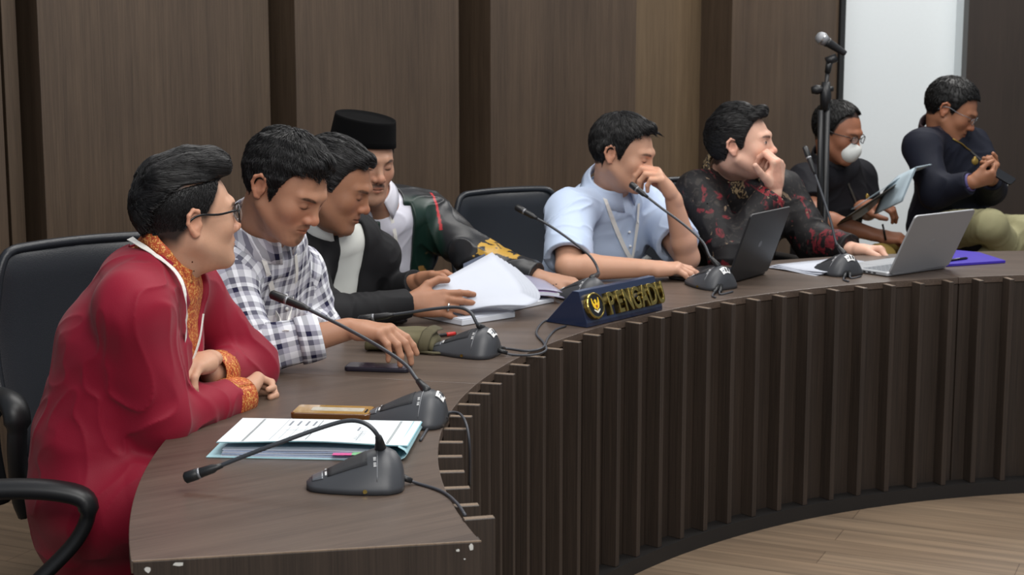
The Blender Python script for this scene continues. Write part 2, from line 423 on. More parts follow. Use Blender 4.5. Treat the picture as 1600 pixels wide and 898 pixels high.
# ---------------------------------------------------------------- desk microphones
def P3(lst): return [at(*q) for q in lst]
def base_section(x):
    xs = [-.078, -.074, -.062, -.045, -.02, .02, .055, .08, .094, .100]
    ws = [.022, .044, .058, .064, .063, .056, .045, .034, .024, .010]
    hs = [.030, .050, .067, .074, .070, .054, .037, .026, .020, .014]
    return np.interp(x, xs, ws), np.interp(x, xs, hs)
def desk_mic(center, az, neck, label, sticker=True, cables=(), head_len=None, light=True):
    loc = on(*center)
    t = thing('desk_microphone', label, 'microphone', loc, math.radians(az), 'gooseneck conference microphones on the desk')
    Mi = (Matrix.Translation(loc) @ Matrix.Rotation(math.radians(az), 4, 'Z')).inverted()
    bm = bmesh.new(); rings = []; n = 20
    xs = [-.078, -.076, -.072, -.064, -.054, -.045, -.035, -.02, 0, .02, .04, .06, .075, .086, .094, .099, .1005]
    for x in xs:
        wv, hv = base_section(x); r = []
        for k in range(n + 1):
            s = -1 + 2 * k / n
            y = wv * math.sin(s * PI / 2) ; q = abs(y / wv)
            z = .010 + (hv - .010) * (1 - q ** 1.9) ** .85
            r.append(bm.verts.new((x, y, z)))
        r = [bm.verts.new((x, -wv * 1.03, .0015))] + r + [bm.verts.new((x, wv * 1.03, .0015))]
        rings.append(r)
    for a, b in zip(rings, rings[1:]):
        for k in range(len(a) - 1): bm.faces.new((a[k], b[k], b[k + 1], a[k + 1]))
        bm.faces.new((a[-1], b[-1], b[0], a[0]))
    bm.faces.new(rings[0]); bm.faces.new(rings[-1][::-1])
    b = obj('base', bm, M['mic_grey'], t, smooth=True)
    def surf(x, s):
        wv, hv = base_section(x); y = wv * s; return Vector((x, y, .010 + (hv - .010) * (1 - abs(s) ** 1.9) ** .85))
    def patch(x0, x1, s0, s1, off, nx=8, ns=8):
        g = []
        for i in range(nx + 1):
            row = []
            for j in range(ns + 1):
                x = x0 + (x1 - x0) * i / nx; s = s0 + (s1 - s0) * j / ns
                p = surf(x, s); e = 1e-3
                nrm = (surf(x + e, s) - p).cross(surf(x, s + e) - p).normalized()
                if nrm.z < 0: nrm = -nrm
                row.append(p + nrm * off)
            g.append(row)
        return g
    bm = bmesh.new(); sheet(bm, patch(-.01, .062, -.55, .55, .0006), .0012); obj('speaker_grille', bm, M['grille'], t, smooth=True)
    bm = bmesh.new(); sheet(bm, patch(.070, .090, -.6, .6, .0008), .0014); obj('talk_button', bm, M['steel_dark'], t, smooth=True)
    for sg in (-1, 1):
        bm = bmesh.new(); sheet(bm, patch(.063, .066, sg * .35 - .12, sg * .35 + .12, .0012, 2, 3), .0016); obj('button_mark', bm, M['sticker'], t)
    bm = bmesh.new(); pts = [surf(-.030 + .004 * abs(s_) , s_) + Vector((0, 0, .0004)) for s_ in np.linspace(-.9, .9, 19)]
    tube(bm, pts, .0009, 5); obj('trim_line', bm, M['steel'], t, smooth=True)
    for sg in (-1, 1):
        for k in range(7):
            bm = bmesh.new(); s_ = sg * (.42 + .035 * k); pp = surf(-.026, s_); q2 = surf(-.021, s_ )
            tube(bm, [pp + Vector((0, 0, .0004)), q2 + Vector((0, 0, .0004))], .0008 if k % 3 else .0011, 4)
            if k in (3,): bm.free(); continue
            obj('lettering', bm, M['sticker'], b)
        bm = bmesh.new()
        p0 = Vector((-.004, sg * base_section(-.004)[0] * 1.03, .008))
        Mx = Matrix.Translation(p0) @ Matrix.Rotation(-sg * PI / 2, 4, 'X')
        lathe(bm, [(.0040, 0), (.0040, .0012), (.0024, .0012), (.0024, .0004)], 12, Mx); obj('headphone_socket', bm, M['brass'], t)
    if sticker:
        # label stuck on the rear slope
        c = surf(-.058, .28); g = []
        for i in range(5):
            g.append([])
            for j in range(5):
                s_ = -.30 + .62 * j / 4; x = -.0715 + .016 * i / 4
                g[-1].append(surf(x, s_) + Vector((-.0016, 0, .0008)))
        bm = bmesh.new(); sheet(bm, g, .0012); st = obj('label_sticker', bm, M['sticker'], t)
        for (s0, s1, x0_, x1_) in ((-.24, -.12, -.068, -.060), (-.02, .07, -.069, -.0595), (.14, .26, -.066, -.064), (.14, .22, -.0615, -.060)):
            bm = bmesh.new(); g = [[surf(x, s_) + Vector((-.0025, 0, .0014)) for s_ in np.linspace(s0, s1, 3)] for x in np.linspace(x0_, x1_, 3)]
            sheet(bm, g, .0008); obj('printed_mark', bm, M['print'] if s0 < .1 else M['grey_print'], st)
    # gooseneck, sleeve, capsule
    root = Vector((-.036, 0, .070))
    W = [Mi @ p for p in P3(neck[0])]
    pts = spline([root] + W, 8)
    bm = bmesh.new(); tube(bm, pts, .0042, 10); obj('gooseneck', bm, M['gooseneck'], t, smooth=True)
    bm = bmesh.new(); k = 6; tube(bm, [root - Vector((0, 0, .006))] + [pts[i] for i in (1, 3, 5, 7)], [.0115, .0105, .009, .0075, .0062], 12); obj('boot', bm, M['black_plastic'], t, smooth=True)
    h0, h1 = W[-1], Mi @ at(*neck[1]); d = (h1 - h0); Ln = d.length
    bm = bmesh.new(); tube(bm, [h0 - d.normalized() * .012, h0, h0 + d * .1, h0 + d * .5, h0 + d * .55, h0 + d * .60, h0 + d * .95, h0 + d * 1.0], [.0045, .006, .0085, .0095, .0085, .0108, .0108, .007], 14)
    hd = obj('microphone_head', bm, M['black_plastic'], t, smooth=True)
    bm = bmesh.new(); tube(bm, [h0 + d * .50, h0 + d * .58], [.0100, .0100], 14); obj('light_ring', bm, M['steel'], hd, smooth=True)
    for cb in cables:
        pts = [Mi @ (on(*q) + Vector((0, 0, .0035)) if len(q) == 2 else on(q[0], q[1], q[2])) for q in cb]
        pts = [Vector((-.074, pts[0].y * .3, .016))] + pts
        bm = bmesh.new(); tube(bm, spline(pts, 6), .0030, 8); obj('cable', bm, M['rubber'], t, smooth=True)
        bm = bmesh.new(); tube(bm, [pts[0], pts[0].lerp(pts[1], .7)], [.007, .005], 8); obj('plug', bm, M['black_plastic'], t, smooth=True)
    return t
M['grille'] = plain('mic_grille', srgb(40, 42, 46), rough=.55, bscale=2200, bump=.6, var=.35)
M['steel_dark'] = plain('brushed_dark_metal', srgb(118, 121, 126), rough=.35, metal=.5)
M['brass'] = plain('brass', srgb(168, 148, 84), rough=.2, metal=1, bscale=60, bump=.05)
M['gooseneck'] = plain('gooseneck_black', srgb(52, 56, 62), rough=.42, spec=.6)
mics = [
 ((565, 760), 187, ([(590, 680, 2.93), (572, 662, 2.93), (545, 657, 2.94), (505, 667, 2.94), (430, 694, 2.93), (370, 717, 2.93), (338, 730, 2.93)], (288, 747, 2.93)),
  'nearest gooseneck microphone, bent low in front of the blue folder', False, [[(650, 757), (690, 770), (713, 788), (727, 808)]]),
 ((642, 660), 172, ([(651, 592, 3.48), (632, 568, 3.52), (592, 541, 3.58), (540, 512, 3.64), (500, 492, 3.68), (478, 481, 3.7)], (423, 459, 3.74)),
  'gooseneck microphone beside the gold phone, aimed at the man in the plaid shirt', True, [[(700, 644, .752), (718, 646, .752), (729, 664, .745), (734, 700, .70), (734, 760, .6)], [(692, 662), (672, 668), (657, 690)]]),
 ((733, 553), 160, ([(745, 505, 4.16), (735, 488, 4.17), (715, 480, 4.2), (680, 482, 4.22), (640, 488, 4.24), (610, 492, 4.25)], (560, 499, 4.26)),
  'gooseneck microphone beside the olive pouch, bent flat towards the man with the ring', True, [[(790, 546), (825, 550), (848, 545), (856, 530), (868, 517), (884, 511)], [(800, 556), (835, 556), (853, 549), (850, 538), (838, 522), (848, 505), (866, 499), (878, 503)]]),
 ((910, 468), 137, ([(935, 425, 5.12), (922, 400, 5.15), (890, 374, 5.2), (858, 352, 5.25), (835, 339, 5.27)], (806, 323, 5.3)),
  'gooseneck microphone behind the blue name sign, aimed at the empty chair', False, []),
 ((1110, 448), 128, ([(1109, 400, 5.24), (1098, 378, 5.27), (1070, 352, 5.3), (1035, 326, 5.34), (1008, 305, 5.36)], (985, 287, 5.39)),
  'gooseneck microphone in front of the man in the light blue shirt, beside the black laptop', True, [[(1113, 463), (1118, 466)], [(1125, 461), (1145, 457)]]),
 ((1308, 427), 118, ([(1307, 380, 5.55), (1298, 345, 5.58), (1285, 305, 5.62), (1272, 268, 5.66)], (1257, 229, 5.7)),
  'gooseneck microphone standing tall beside the silver laptop', True, [[(1318, 438), (1326, 441)], [(1330, 436), (1345, 433)]]),
]
for c, az, nk, lb, st, cb in mics: desk_mic(c, az, nk, lb, st, cb)

# ---------------------------------------------------------------- name sign
F1, F2, B1 = on(917, 512.5), on(1035, 484.5), on(881, 496.5)
sx = (F2 - F1); SL = sx.length; sx.normalize(); sy = Vector((-sx.y, sx.x, 0))
dep = (B1 - F1).dot(sy)
sign = thing('name_sign', 'navy blue wedge shaped desk sign with a gold eagle disc and brass letters', 'sign', F1, math.atan2(sx.y, sx.x))
navy = plain('navy_lacquer', srgb(26, 38, 66), rough=.28, var=.08, coat=.3)
SH = .098
prof = [(0, 0), (dep, 0), (.052, SH), (.030, SH), (.0, .012)]   # y, z : front face leans back a little
bm = bmesh.new()
a_ = [bm.verts.new((0, y, z + .001)) for y, z in prof]; b_ = [bm.verts.new((SL, y, z + .001)) for y, z in prof]
bm.faces.new(a_); bm.faces.new(b_[::-1])
for k in range(5): bm.faces.new((a_[k], b_[k], b_[(k + 1) % 5], a_[(k + 1) % 5]))
obj('body', bm, navy, sign, bevel=.0015)
fn = Vector((0, -(SH - .012), .030)).normalized(); fu = Vector((0, .030, SH - .012)).normalized()
def face_m(x, h): return Matrix.Translation(Vector((x, 0, .013)) + fu * h) @ Matrix(((1, 0, 0, 0), (0, fu.y, fn.y, 0), (0, fu.z, fn.z, 0), (0, 0, 0, 1)))
bm = bmesh.new(); lathe(bm, [(.0385, 0), (.0385, .013), (.036, .016), (.032, .016), (.0315, .0135), (.0, .0135)], 40, face_m(.043, .043)); em = obj('emblem_ring', bm, M['brass'], sign, smooth=False, bevel=.0006)
bm = bmesh.new(); lathe(bm, [(.0314, .0130), (.0314, .0142), (0, .0142)], 40, face_m(.043, .043)); obj('emblem_disc', bm, M['black_gloss'], em)
gold = plain('gold_enamel', srgb(238, 196, 42), rough=.4); white_e = plain('white_enamel', srgb(225, 222, 205), rough=.4)
def flat_shape(pts, name, m, mir=True, z=.0142, par=None):
    for sg in ((1, -1) if mir else (1,)):
        bm = bmesh.new(); prism(bm, [(sg * x, y) for x, y in pts], z, z + .0012, face_m(.043, .043)); obj(name, bm, m, par)
flat_shape([(.003, -.002), (.006, .004), (.011, .010), (.014, .022), (.0165, .021), (.017, .008), (.014, -.002), (.009, -.009), (.004, -.010)], 'eagle_wing', gold, True, par=em)
flat_shape([(0, .018), (.004, .014), (.003, .010), (.0055, .002), (.005, -.006), (.002, -.012), (0, -.016), (-.002, -.012), (-.005, -.006), (-.0055, .002), (-.003, .010), (-.007, .012), (-.003, .016)], 'eagle_body', gold, False, .0146, par=em)
flat_shape([(0, -.017), (.006, -.013), (.013, -.010), (.013, -.014), (.006, -.019), (0, -.0225), (-.006, -.019), (-.013, -.014), (-.013, -.010), (-.006, -.013)], 'eagle_scroll', white_e, False, .0144, par=em)
flat_shape([(-.0028, .001), (.0028, .001), (.0028, -.004), (0, -.007), (-.0028, -.004)], 'eagle_shield', plain('shield_red', srgb(150, 60, 40)), False, .016, par=em)
lw = (SL - .088) / 7
for k, chx in enumerate('PENGADU'):
    cu = bpy.data.curves.new('letter', 'FONT'); cu.body = chx; cu.size = .088; cu.extrude = .009; cu.bevel_depth = .0008; cu.align_x = 'CENTER'; cu.offset = .0012
    tmp = bpy.data.objects.new('tmp', cu); COL.objects.link(tmp)
    me = bpy.data.meshes.new_from_object(tmp.evaluated_get(bpy.context.evaluated_depsgraph_get())); bpy.data.objects.remove(tmp)
    me.transform(Matrix.Diagonal((.62, 1, 1, 1))); me.transform(face_m(.090 + lw * (k + .5), .010) @ Matrix.Translation((0, 0, .0092)))
    link_mesh('letter', me, M['brass'], sign, smooth=False)

# ---------------------------------------------------------------- flat things on the desk
def frame_from(p, q):
    """origin p, x towards q"""
    return math.atan2(q.y - p.y, q.x - p.x)
def phone(name, label, p, q, wd_, th, mats, z0=DH):
    """p,q: near corners on the desk; width goes away from the camera"""
    rz = frame_from(p, q); L = (q - p).length
    t = thing(name, label, 'phone', (p.x, p.y, z0), rz)
    bm = bmesh.new(); prism(bm, [(x + L / 2, y + wd_ / 2) for x, y in rrect(L, wd_, .011)], .0005, th); obj('case', bm, mats[0], t, bevel=.0025, seg=3, smooth=True)
    bm = bmesh.new(); prism(bm, [(x + L / 2, y + wd_ / 2) for x, y in rrect(L - .008, wd_ - .008, .008)], th - .0008, th + .0006); obj('screen', bm, mats[1], t)
    return t, L
M['phone_screen'] = plain('phone_glass', srgb(70, 58, 72), rough=.12, bscale=14, var=.5)
M['case_black'] = plain('phone_case_black', srgb(28, 26, 38), rough=.4)
phone('smartphone', 'black cased smartphone lying under the plaid shirted man\'s fingers', on(537, 580), on(638, 583), .062, .011, (M['case_black'], M['phone_screen']))
t, L = phone('tablet_phone', 'silver phone lying beneath the gold cased phone', on(452, 661), on(578, 665), .078, .008, (M['sticker'], M['black_gloss']))
t['category'] = 'phone'; 
cl = plain('clear_gold_case', srgb(176, 140, 78), rough=.12, bscale=30, var=.25, coat=.6)
t, L = phone('gold_phone', 'gold phone in a scratched clear brown case near the crimson jacket cuff', on(453, 661), on(577, 664.5), .08, .014, (plain('amber_case', srgb(96, 58, 20), rough=.15, coat=.7), cl), z0=DH + .0088)
bm = bmesh.new(); prism(bm, [(x * 1 + L / 2 + .01, y + .040) for x, y in rrect(L * .66, .030, .004)], .0146, .0152); obj('back_window', bm, plain('pale_label', srgb(190, 186, 172), rough=.2, var=.3, bscale=90), t)
bm = bmesh.new(); tube(bm, [(L - .012, .018, .0150), (L - .012, .040, .0150)], .0022, 8); obj('camera_bar', bm, M['black_gloss'], t)
# dark spectacle case beside it
# folder with papers
A, B = on(322, 715), on(622, 721); C2 = on(643, 662)
fw = (B - A).length; rz = frame_from(A, B)
fo = thing('document_folder', 'pale teal paper folder with coloured tabs and a white printed form on top', 'folder', (A.x, A.y, DH), rz)
teal = plain('teal_card', srgb(168, 208, 216), rough=.65, var=.04)
teal_in = plain('teal_card_inner', srgb(140, 190, 200), rough=.65, var=.04)
fd = .225
def warp(x, y, z, lift):                      # cover floats above the stack, dips to the far spine
    return Vector((x, y, z + lift * (1 - (y / fd) ** 2)))
bm = bmesh.new(); sheet(bm, [[Vector((fw * i / 8, fd * j / 6, .0015)) for j in range(7)] for i in range(9)], .0012); obj('back_cover', bm, teal, fo)
rr = random.Random(5)
for k in range(5):
    z = .003 + .0028 * k; ox = rr.uniform(0, .012)
    bm = bmesh.new(); sheet(bm, [[Vector((.02 + ox + (fw - .055) * i / 8, .006 + .002 * k + (fd - .02) * j / 6, z + .0006 * math.sin(i * .8 + k))) for j in range(7)] for i in range(9)], .0016)
    obj('page_stack', bm, [M['paper'], plain('blue_grey_paper', srgb(168, 180, 205), rough=.7)][k % 2], fo)
for (x0_, m_) in ((.66, srgb(236, 110, 170)), (.70, srgb(236, 110, 170)), (.76, srgb(150, 214, 160)), (.79, srgb(176, 222, 150))):
    bm = bmesh.new(); sheet(bm, [[Vector((fw * x0_ + .012 * i, -.004 + .02 * j, .011 + .003 * (x0_ - .6) * 10 * .4)) for j in range(2)] for i in range(3)], .0006); obj('index_tab', bm, plain('tab_colour', m_, rough=.6), fo)
def cover(i, j, off=0, x0_=0, y0_=0): 
    x = fw * (.0 + i); y = .012 + (fd - .008) * j
    return Vector((x + .018, y + .0, .021 + off + .014 * (1 - j) ** 1.3 * (1 - .35 * math.cos(i * PI * 2)) * .55 + .002))
bm = bmesh.new(); sheet(bm, [[cover(i / 14, j / 8) for j in range(9)] for i in range(15)], .0012); obj('front_cover', bm, teal_in, fo, smooth=False)
bm = bmesh.new(); sheet(bm, [[cover(.003 + .992 * i / 14, j / 8, .0016) for j in range(9)] for i in range(15)], .0006); fm = obj('printed_form', bm, plain('form_white', srgb(236, 246, 250), rough=.6, var=.01), fo)
# hinge of the folder at the right
bm = bmesh.new(); sheet(bm, [[Vector((fw + .018 * math.sin(t_ * PI / 4 * k) * 1.0, fd * j / 6 , .0015 + (.024 + .004 * (1 - j / 6)) * k / 4)) for j in range(7)] for k, t_ in zip(range(5), [1] * 5)], .001); obj('folder_spine', bm, teal, fo, smooth=True)
def line(i0, j0, i1, j1, wd_=.0008, m_=None):
    bm = bmesh.new(); n = 8; g = []
    for k in range(n + 1):
        a = i0 + (i1 - i0) * k / n; b = j0 + (j1 - j0) * k / n
        di, dj = (i1 - i0) * fw, (j1 - j0) * fd; l = math.hypot(di, dj); ni, nj = -dj / l * wd_ / fw, di / l * wd_ / fd
        g.append([cover(a - ni, b - nj, .0022), cover(a + ni, b + nj, .0022)])
    sheet(bm, g, .0003); obj('printed_line', bm, m_ or M['grey_print'], fm)
for i_ in (.13, .137): line(i_, .02, i_, .97, .0006, M['print'])
for i_ in (.885, .892): line(i_, .02, i_, .97, .0006, M['print'])
line(.46, .05, .46, .95, .0006, M['print']); line(.27, .05, .27, .97, .0004)
line(.315, .10, .315, .62, .0003); line(.36, .1, .36, .62, .0003); line(.41, .1, .41, .62, .0003); line(.46, .5, .30, .5, .0003)
for i_ in (.30, .345, .39, .43):
    line(i_, .70, i_, .9, .0022)
for j_ in (.12, .18, .24, .3, .36, .42, .5): line(.70 + .01 * rr.random(), j_, .745, j_ , .0007)
line(.69, .52, .69, .68, .0020)
line(.72, .1, .72, .5, .0005)

# ---- thick white report being leafed through
A = on(667, 500); B = on(722, 509.5); Cc = on(805, 496)
rp = thing('open_report', 'thick white report lifted open by the man with the ring, pages curling up', 'paper', (B.x, B.y, DH), frame_from(B, Cc))
L1 = (Cc - B).length; W1 = .25
bm = bmesh.new(); g = []
box(bm, (0, 0, .001), (L1, W1, .018)); Mx = None
obj('page_block', bm, M['paper_edge'], rp, bevel=.002)
bm = bmesh.new(); box(bm, (.001, .001, .0182), (L1 - .001, W1 - .001, .0196)); obj('top_page', bm, M['paper'], rp)
Mi = (Matrix.Translation((B.x, B.y, DH)) @ Matrix.Rotation(frame_from(B, Cc), 4, 'Z')).inverted()
# lifted pages: fixed along the near right, free edge held up to the left
for k in range(6):
    e = k * 3.2
    bl = at(712 + e * .2, 489, 4.62); br = at(808 + e * .9, 482.5 - e * .3, 4.66); tl = at(672 + e * 1.0, 447 + e * .3, 4.66); tr = at(769 + e * 2.2, 394 + e * 1.4, 4.86)
    g = []
    for i in range(11):
        s = i / 10; row = []
        for j in range(13):
            q = j / 12
            p = (bl * (1 - s) + br * s) * (1 - q) + (tl * (1 - s) + tr * s) * q
            # bulge towards the right/camera
            bul = math.sin(q * PI) * (.020 + .035 * s)
            p = p + Vector((.9 * bul * s + .12 * bul, -.5 * bul, -.35 * bul * s))
            p += Vector((0, 0, .010 * math.sin(s * PI) * (1 - q)))
            row.append(Mi @ p)
        g.append(row)
    bm = bmesh.new(); sheet(bm, g, .0009); obj('lifted_page', bm, M['paper'], rp, smooth=True)
# second report with a purple bound booklet on it
B = on(802, 486); Cc = on(866, 472)
r2 = thing('white_report', 'flat white report with a red tab under the purple booklet', 'paper', (B.x, B.y, DH), frame_from(B, Cc))
L2 = (Cc - B).length
bm = bmesh.new(); box(bm, (-.10, 0, .001), (L2, .22, .014)); obj('page_block', bm, M['paper_edge'], r2, bevel=.002)
bm = bmesh.new(); box(bm, (.005, -.008, .0145), (.038, .012, .0165)); obj('red_tab', bm, plain('red_tab', srgb(225, 90, 60), rough=.5), r2, bevel=.0005)
B = on(800, 470, .756); Cc = on(882, 466, .756)
bk = thing('purple_booklet', 'bound booklet with purple inner cover and lavender grey cover by the capped man\'s hand', 'book', (B.x, B.y, DH + .0148), frame_from(B, Cc))
L3 = (Cc - B).length
lav = plain('lavender_cover', srgb(150, 148, 168), rough=.35, var=.05); pur = plain('purple_page', srgb(92, 62, 108), rough=.5, bscale=18, var=.3)
def bend(x, y, z): return Vector((x, y, z + .012 * math.sin(max(0, min(1, x / L3)) * PI)))
bm = bmesh.new(); sheet(bm, [[bend(-.06 + (L3 + .06) * i / 12, .20 * j / 5, .002 ) for j in range(6)] for i in range(13)], .002); obj('back_cover', bm, lav, bk, smooth=False)
bm = bmesh.new(); sheet(bm, [[bend(-.05 + (L3 + .035) * i / 12, .004 + .19 * j / 5, .0075) for j in range(6)] for i in range(13)], .009); obj('pages', bm, M['paper_edge'], bk)
bm = bmesh.new(); sheet(bm, [[bend(-.05 + (L3 + .03) * i / 12, .006 + .185 * j / 5, .0128) for j in range(6)] for i in range(13)], .001); obj('purple_page', bm, pur, bk)
bm = bmesh.new(); sheet(bm, [[bend(-.05 + (L3 + .05) * i / 12, .02 + .18 * j / 5, .016) + Vector((0, 0, .028 * (1 - abs(i / 12 - .35)) * (j / 5) ** .7)) for j in range(6)] for i in range(13)], .0012); obj('front_cover', bm, lav, bk, smooth=True)
# transparent divider standing behind the lifted pages
g = [[at(724 + 34 * i / 4, 412 + 4 * j / 3 * 6 - 16 * i / 4, 4.98 - .01 * j) for j in range(4)] for i in range(5)]
bm = bmesh.new(); sheet(bm, g, .001); o = obj('divider_sheet', bm, plain('grey_divider', srgb(90, 98, 116), rough=.3), None); tag(o, 'grey plastic divider sheet sticking up behind the curled white pages', 'sheet')

# ---- olive pouch
A, B = on(596, 553), on(690, 556)
po = thing('olive_pouch', 'olive canvas pouch with a flap strap lying on the desk', 'pouch', (A.x - .01, A.y + .02, DH), frame_from(A, B))
olive = plain('olive_canvas', srgb(98, 92, 66), rough=.85, bscale=700, bump=.4, var=.2); olive2 = plain('olive_webbing', srgb(84, 78, 56), rough=.85, bscale=900, bump=.4)
bm = bmesh.new(); R = []
pl = (B - A).length + .0
for i in range(19):
    x = -.035 + (pl + .02) * i / 18; s = i / 18; r = []
    hh = .058 * (1 - .1 * s) * min(1, (s + .04) / .12) ** .5 * min(1, (1.04 - s) / .12) ** .5; dd = .125 * (1 - .12 * s)
    for k in range(24):
        a = 2 * PI * k / 24; ca, sa = math.cos(a), math.sin(a)
        y = .06 + dd / 2 * math.copysign(abs(ca) ** .6, ca); z = hh / 2 + hh / 2 * math.copysign(abs(sa) ** .7, sa)
        z += .003 * math.sin(9 * s + 3 * ca) * (z / .06); r.append(bm.verts.new((x, y, max(.001, z))))
    R.append(r)
for a, b in zip(R, R[1:]):
    for k in range(24): bm.faces.new((a[k], a[(k + 1) % 24], b[(k + 1) % 24], b[k]))
bm.faces.new(R[0]); bm.faces.new(R[-1][::-1])
pb = obj('pouch_body', bm, olive, po, smooth=True)
bm = bmesh.new(); box(bm, (.0, -.004, .012), (.055, .001, .034)); obj('flap_pocket', bm, olive2, po, bevel=.002)
bm = bmesh.new(); tube(bm, [(pl - .040, -.004, .003), (pl - .036, -.005, .03), (pl - .030, .015, .052), (pl - .024, .06, .056), (pl - .02, .11, .05)], .012, 8, flat=(.25, 1.2)); obj('strap', bm, olive2, po, smooth=True)
bm = bmesh.new(); tube(bm, [(pl - .05, .0, .006), (pl - .01, -.012, .006), (pl + .02, -.006, .005)], .006, 8, flat=(1, .6)); obj('strap_end', bm, olive2, po, smooth=True)
bm = bmesh.new(); box(bm, (.01, .05, .0575), (.03, .066, .0595)); obj('woven_label', bm, plain('pale_olive', srgb(150, 146, 124), rough=.8), po, bevel=.001)
# pen and dark cloth between pouch and microphone
bm = bmesh.new(); a, b = on(689, 527) + Vector((0, 0, .006)), on(712, 524) + Vector((0, 0, .006))
tube(bm, [a - (b - a) * .8, a, a.lerp(b, .55), b], [.0045, .005, .005, .0045], 8); o = obj('pen', bm, plain('pen_black', srgb(30, 26, 28), rough=.3), None, smooth=True); tag(o, 'black and red pen beyond the microphone next to the pouch', 'pen')
bm = bmesh.new(); tube(bm, [a.lerp(b, .35), a.lerp(b, .95)], [.0056, .0054], 8); obj('pen_grip', bm, plain('pen_red', srgb(190, 45, 40), rough=.35), o, smooth=True)
p = on(655, 519); bm = bmesh.new(); prism(bm, [(x, y) for x, y in rrect(.10, .05, .02)], .001, .006); o = obj('glasses_pouch', bm, plain('dark_grey_felt', srgb(52, 52, 58), rough=.8), None, bevel=.001); o.location = p; o.rotation_euler.z = .1; tag(o, 'flat dark grey slip lying beyond the olive pouch', 'pouch')
# dark spectacles case under the ring man's sleeve
p = on(600, 508); bm = bmesh.new(); tube(bm, [(-.06, 0, .014), (-.05, 0, .016), (.05, 0, .016), (.065, 0, .013)], [.006, .015, .015, .006], 12, flat=(1.6, .9)); o = obj('spectacles_case', bm, M['black_gloss'], None, smooth=True); o.location = p; o.rotation_euler.z = .12; tag(o, 'dark glossy spectacles case between the olive pouch and the black sleeve', 'case')
# blue screened phone under the blue shirt man's hand and papers
pA, pB = on(1012, 441), on(1092, 437)
# ---------------------------------------------------------------- laptops
def laptop(name, label, bl, br, tl, tr, mats, deck_w, flip=1):
    """bl,br: hinge ends on the desk; tl,tr: top corners of the lid (world points)"""
    t = thing(name, label, 'laptop', (bl.x, bl.y, DH), frame_from(bl, br))
    Mi = (Matrix.Translation((bl.x, bl.y, DH)) @ Matrix.Rotation(frame_from(bl, br), 4, 'Z')).inverted()
    L = (br - bl).length; top = ((Mi @ tl) + (Mi @ tr)) / 2; up = Vector((0, top.y, top.z - .014)); H = up.length; up.normalize(); n = Vector((0, -up.z, up.y))
    Mx = Matrix.Translation((0, 0, .014)) @ Matrix(((1, 0, 0, 0), (0, up.y, n.y, 0), (0, up.z, n.z, 0), (0, 0, 0, 1)))
    bm = bmesh.new(); prism(bm, [(x + L / 2, y + H / 2) for x, y in rrect(L, H, .012)], 0, .007, Mx); lid = obj('lid', bm, mats[0], t, bevel=.0015)
    bm = bmesh.new(); prism(bm, [(x + L / 2, y + H / 2) for x, y in rrect(L - .014, H - .014, .006)], -.0008, 0, Mx); obj('screen', bm, mats[2], lid)
    bm = bmesh.new(); prism(bm, [(x + L / 2, y + H / 2) for x, y in rrect(.022, .022, .010)], .007, .0073, Mx); obj('badge', bm, mats[3], lid)
    bm = bmesh.new(); prism(bm, [(x + L / 2, y + deck_w / 2 * 1) for x, y in rrect(L, deck_w, .012)], .003, .014); d = obj('deck', bm, mats[1], t, bevel=.002)
    for r in range(5):
        for c in range(12):
            bm = bmesh.new(); x = .022 + (L - .044) * (c + .08) / 12; y = deck_w * (.12 + .09 * r); box(bm, (x, y, .0141), (x + (L - .044) / 12 * .84, y + deck_w * .072, .0152)); obj('key', bm, mats[4], d)
    bm = bmesh.new(); box(bm, (L * .33, deck_w * .64, .0140), (L * .67, deck_w * .93, .0144)); obj('touchpad', bm, mats[1], d, bevel=.0002)
    bm = bmesh.new(); tube(bm, [(.02, 0, .012), (L - .02, 0, .012)], .006, 10); obj('hinge', bm, mats[1], t, smooth=True)
    for x in (.03, L - .03):
        for y in (.02, deck_w - .02):
            bm = bmesh.new(); lathe(bm, [(.007, 0.0003), (.007, .0035)], 10, Matrix.Translation((x, y, 0))); obj('foot', bm, M['black_plastic'], t)
    for k in range(3):
        bm = bmesh.new(); box(bm, (-.0006, .05 + .022 * k, .006), (.0006, .062 + .022 * k, .010)); obj('port', bm, M['black_gloss'], d)
    return t
silver = plain('laptop_silver', srgb(168, 170, 174), rough=.4, metal=.35, var=.03); keyc = plain('key_grey', srgb(120, 124, 130), rough=.5)
blk = plain('laptop_black', srgb(30, 31, 34), rough=.42, var=.06); scr = plain('laptop_screen', srgb(20, 24, 34), rough=.15)
laptop('silver_laptop', 'open silver laptop seen from behind at the far right of the desk', on(1387, 433), on(1480, 419.5), at(1416, 338, 5.36), at(1507, 327, 5.53), (silver, silver, scr, plain('badge_grey', srgb(150, 152, 156), rough=.3), keyc), .225)
laptop('black_laptop', 'open black laptop seen from behind between the two men with hands at their mouths', on(1134, 446), on(1197, 428.5), at(1159, 338, 5.20), at(1223, 323, 5.42), (blk, blk, plain('lit_screen', srgb(120, 140, 190), rough=.2, emit=.5), plain('badge_dark', srgb(70, 72, 76), rough=.3), plain('key_black', srgb(40, 42, 56), rough=.5)), .215)
# papers by the batik shirt
B = on(1197, 419); Cc = on(1268, 430)
o = thing('paper_sheets', 'white papers lying in front of the man in the batik shirt', 'paper', (B.x, B.y, DH), frame_from(B, Cc))
for k in range(3):
    bm = bmesh.new(); sheet(bm, [[Vector((.0 + .012 * k + .22 * i / 5, .30 * j / 5 + .01 * k, .003 + .004 * k + .003 * math.sin(i + j * .7 + k))) for j in range(6)] for i in range(6)], .0015); obj('sheet', bm, M['paper'], o, smooth=True)
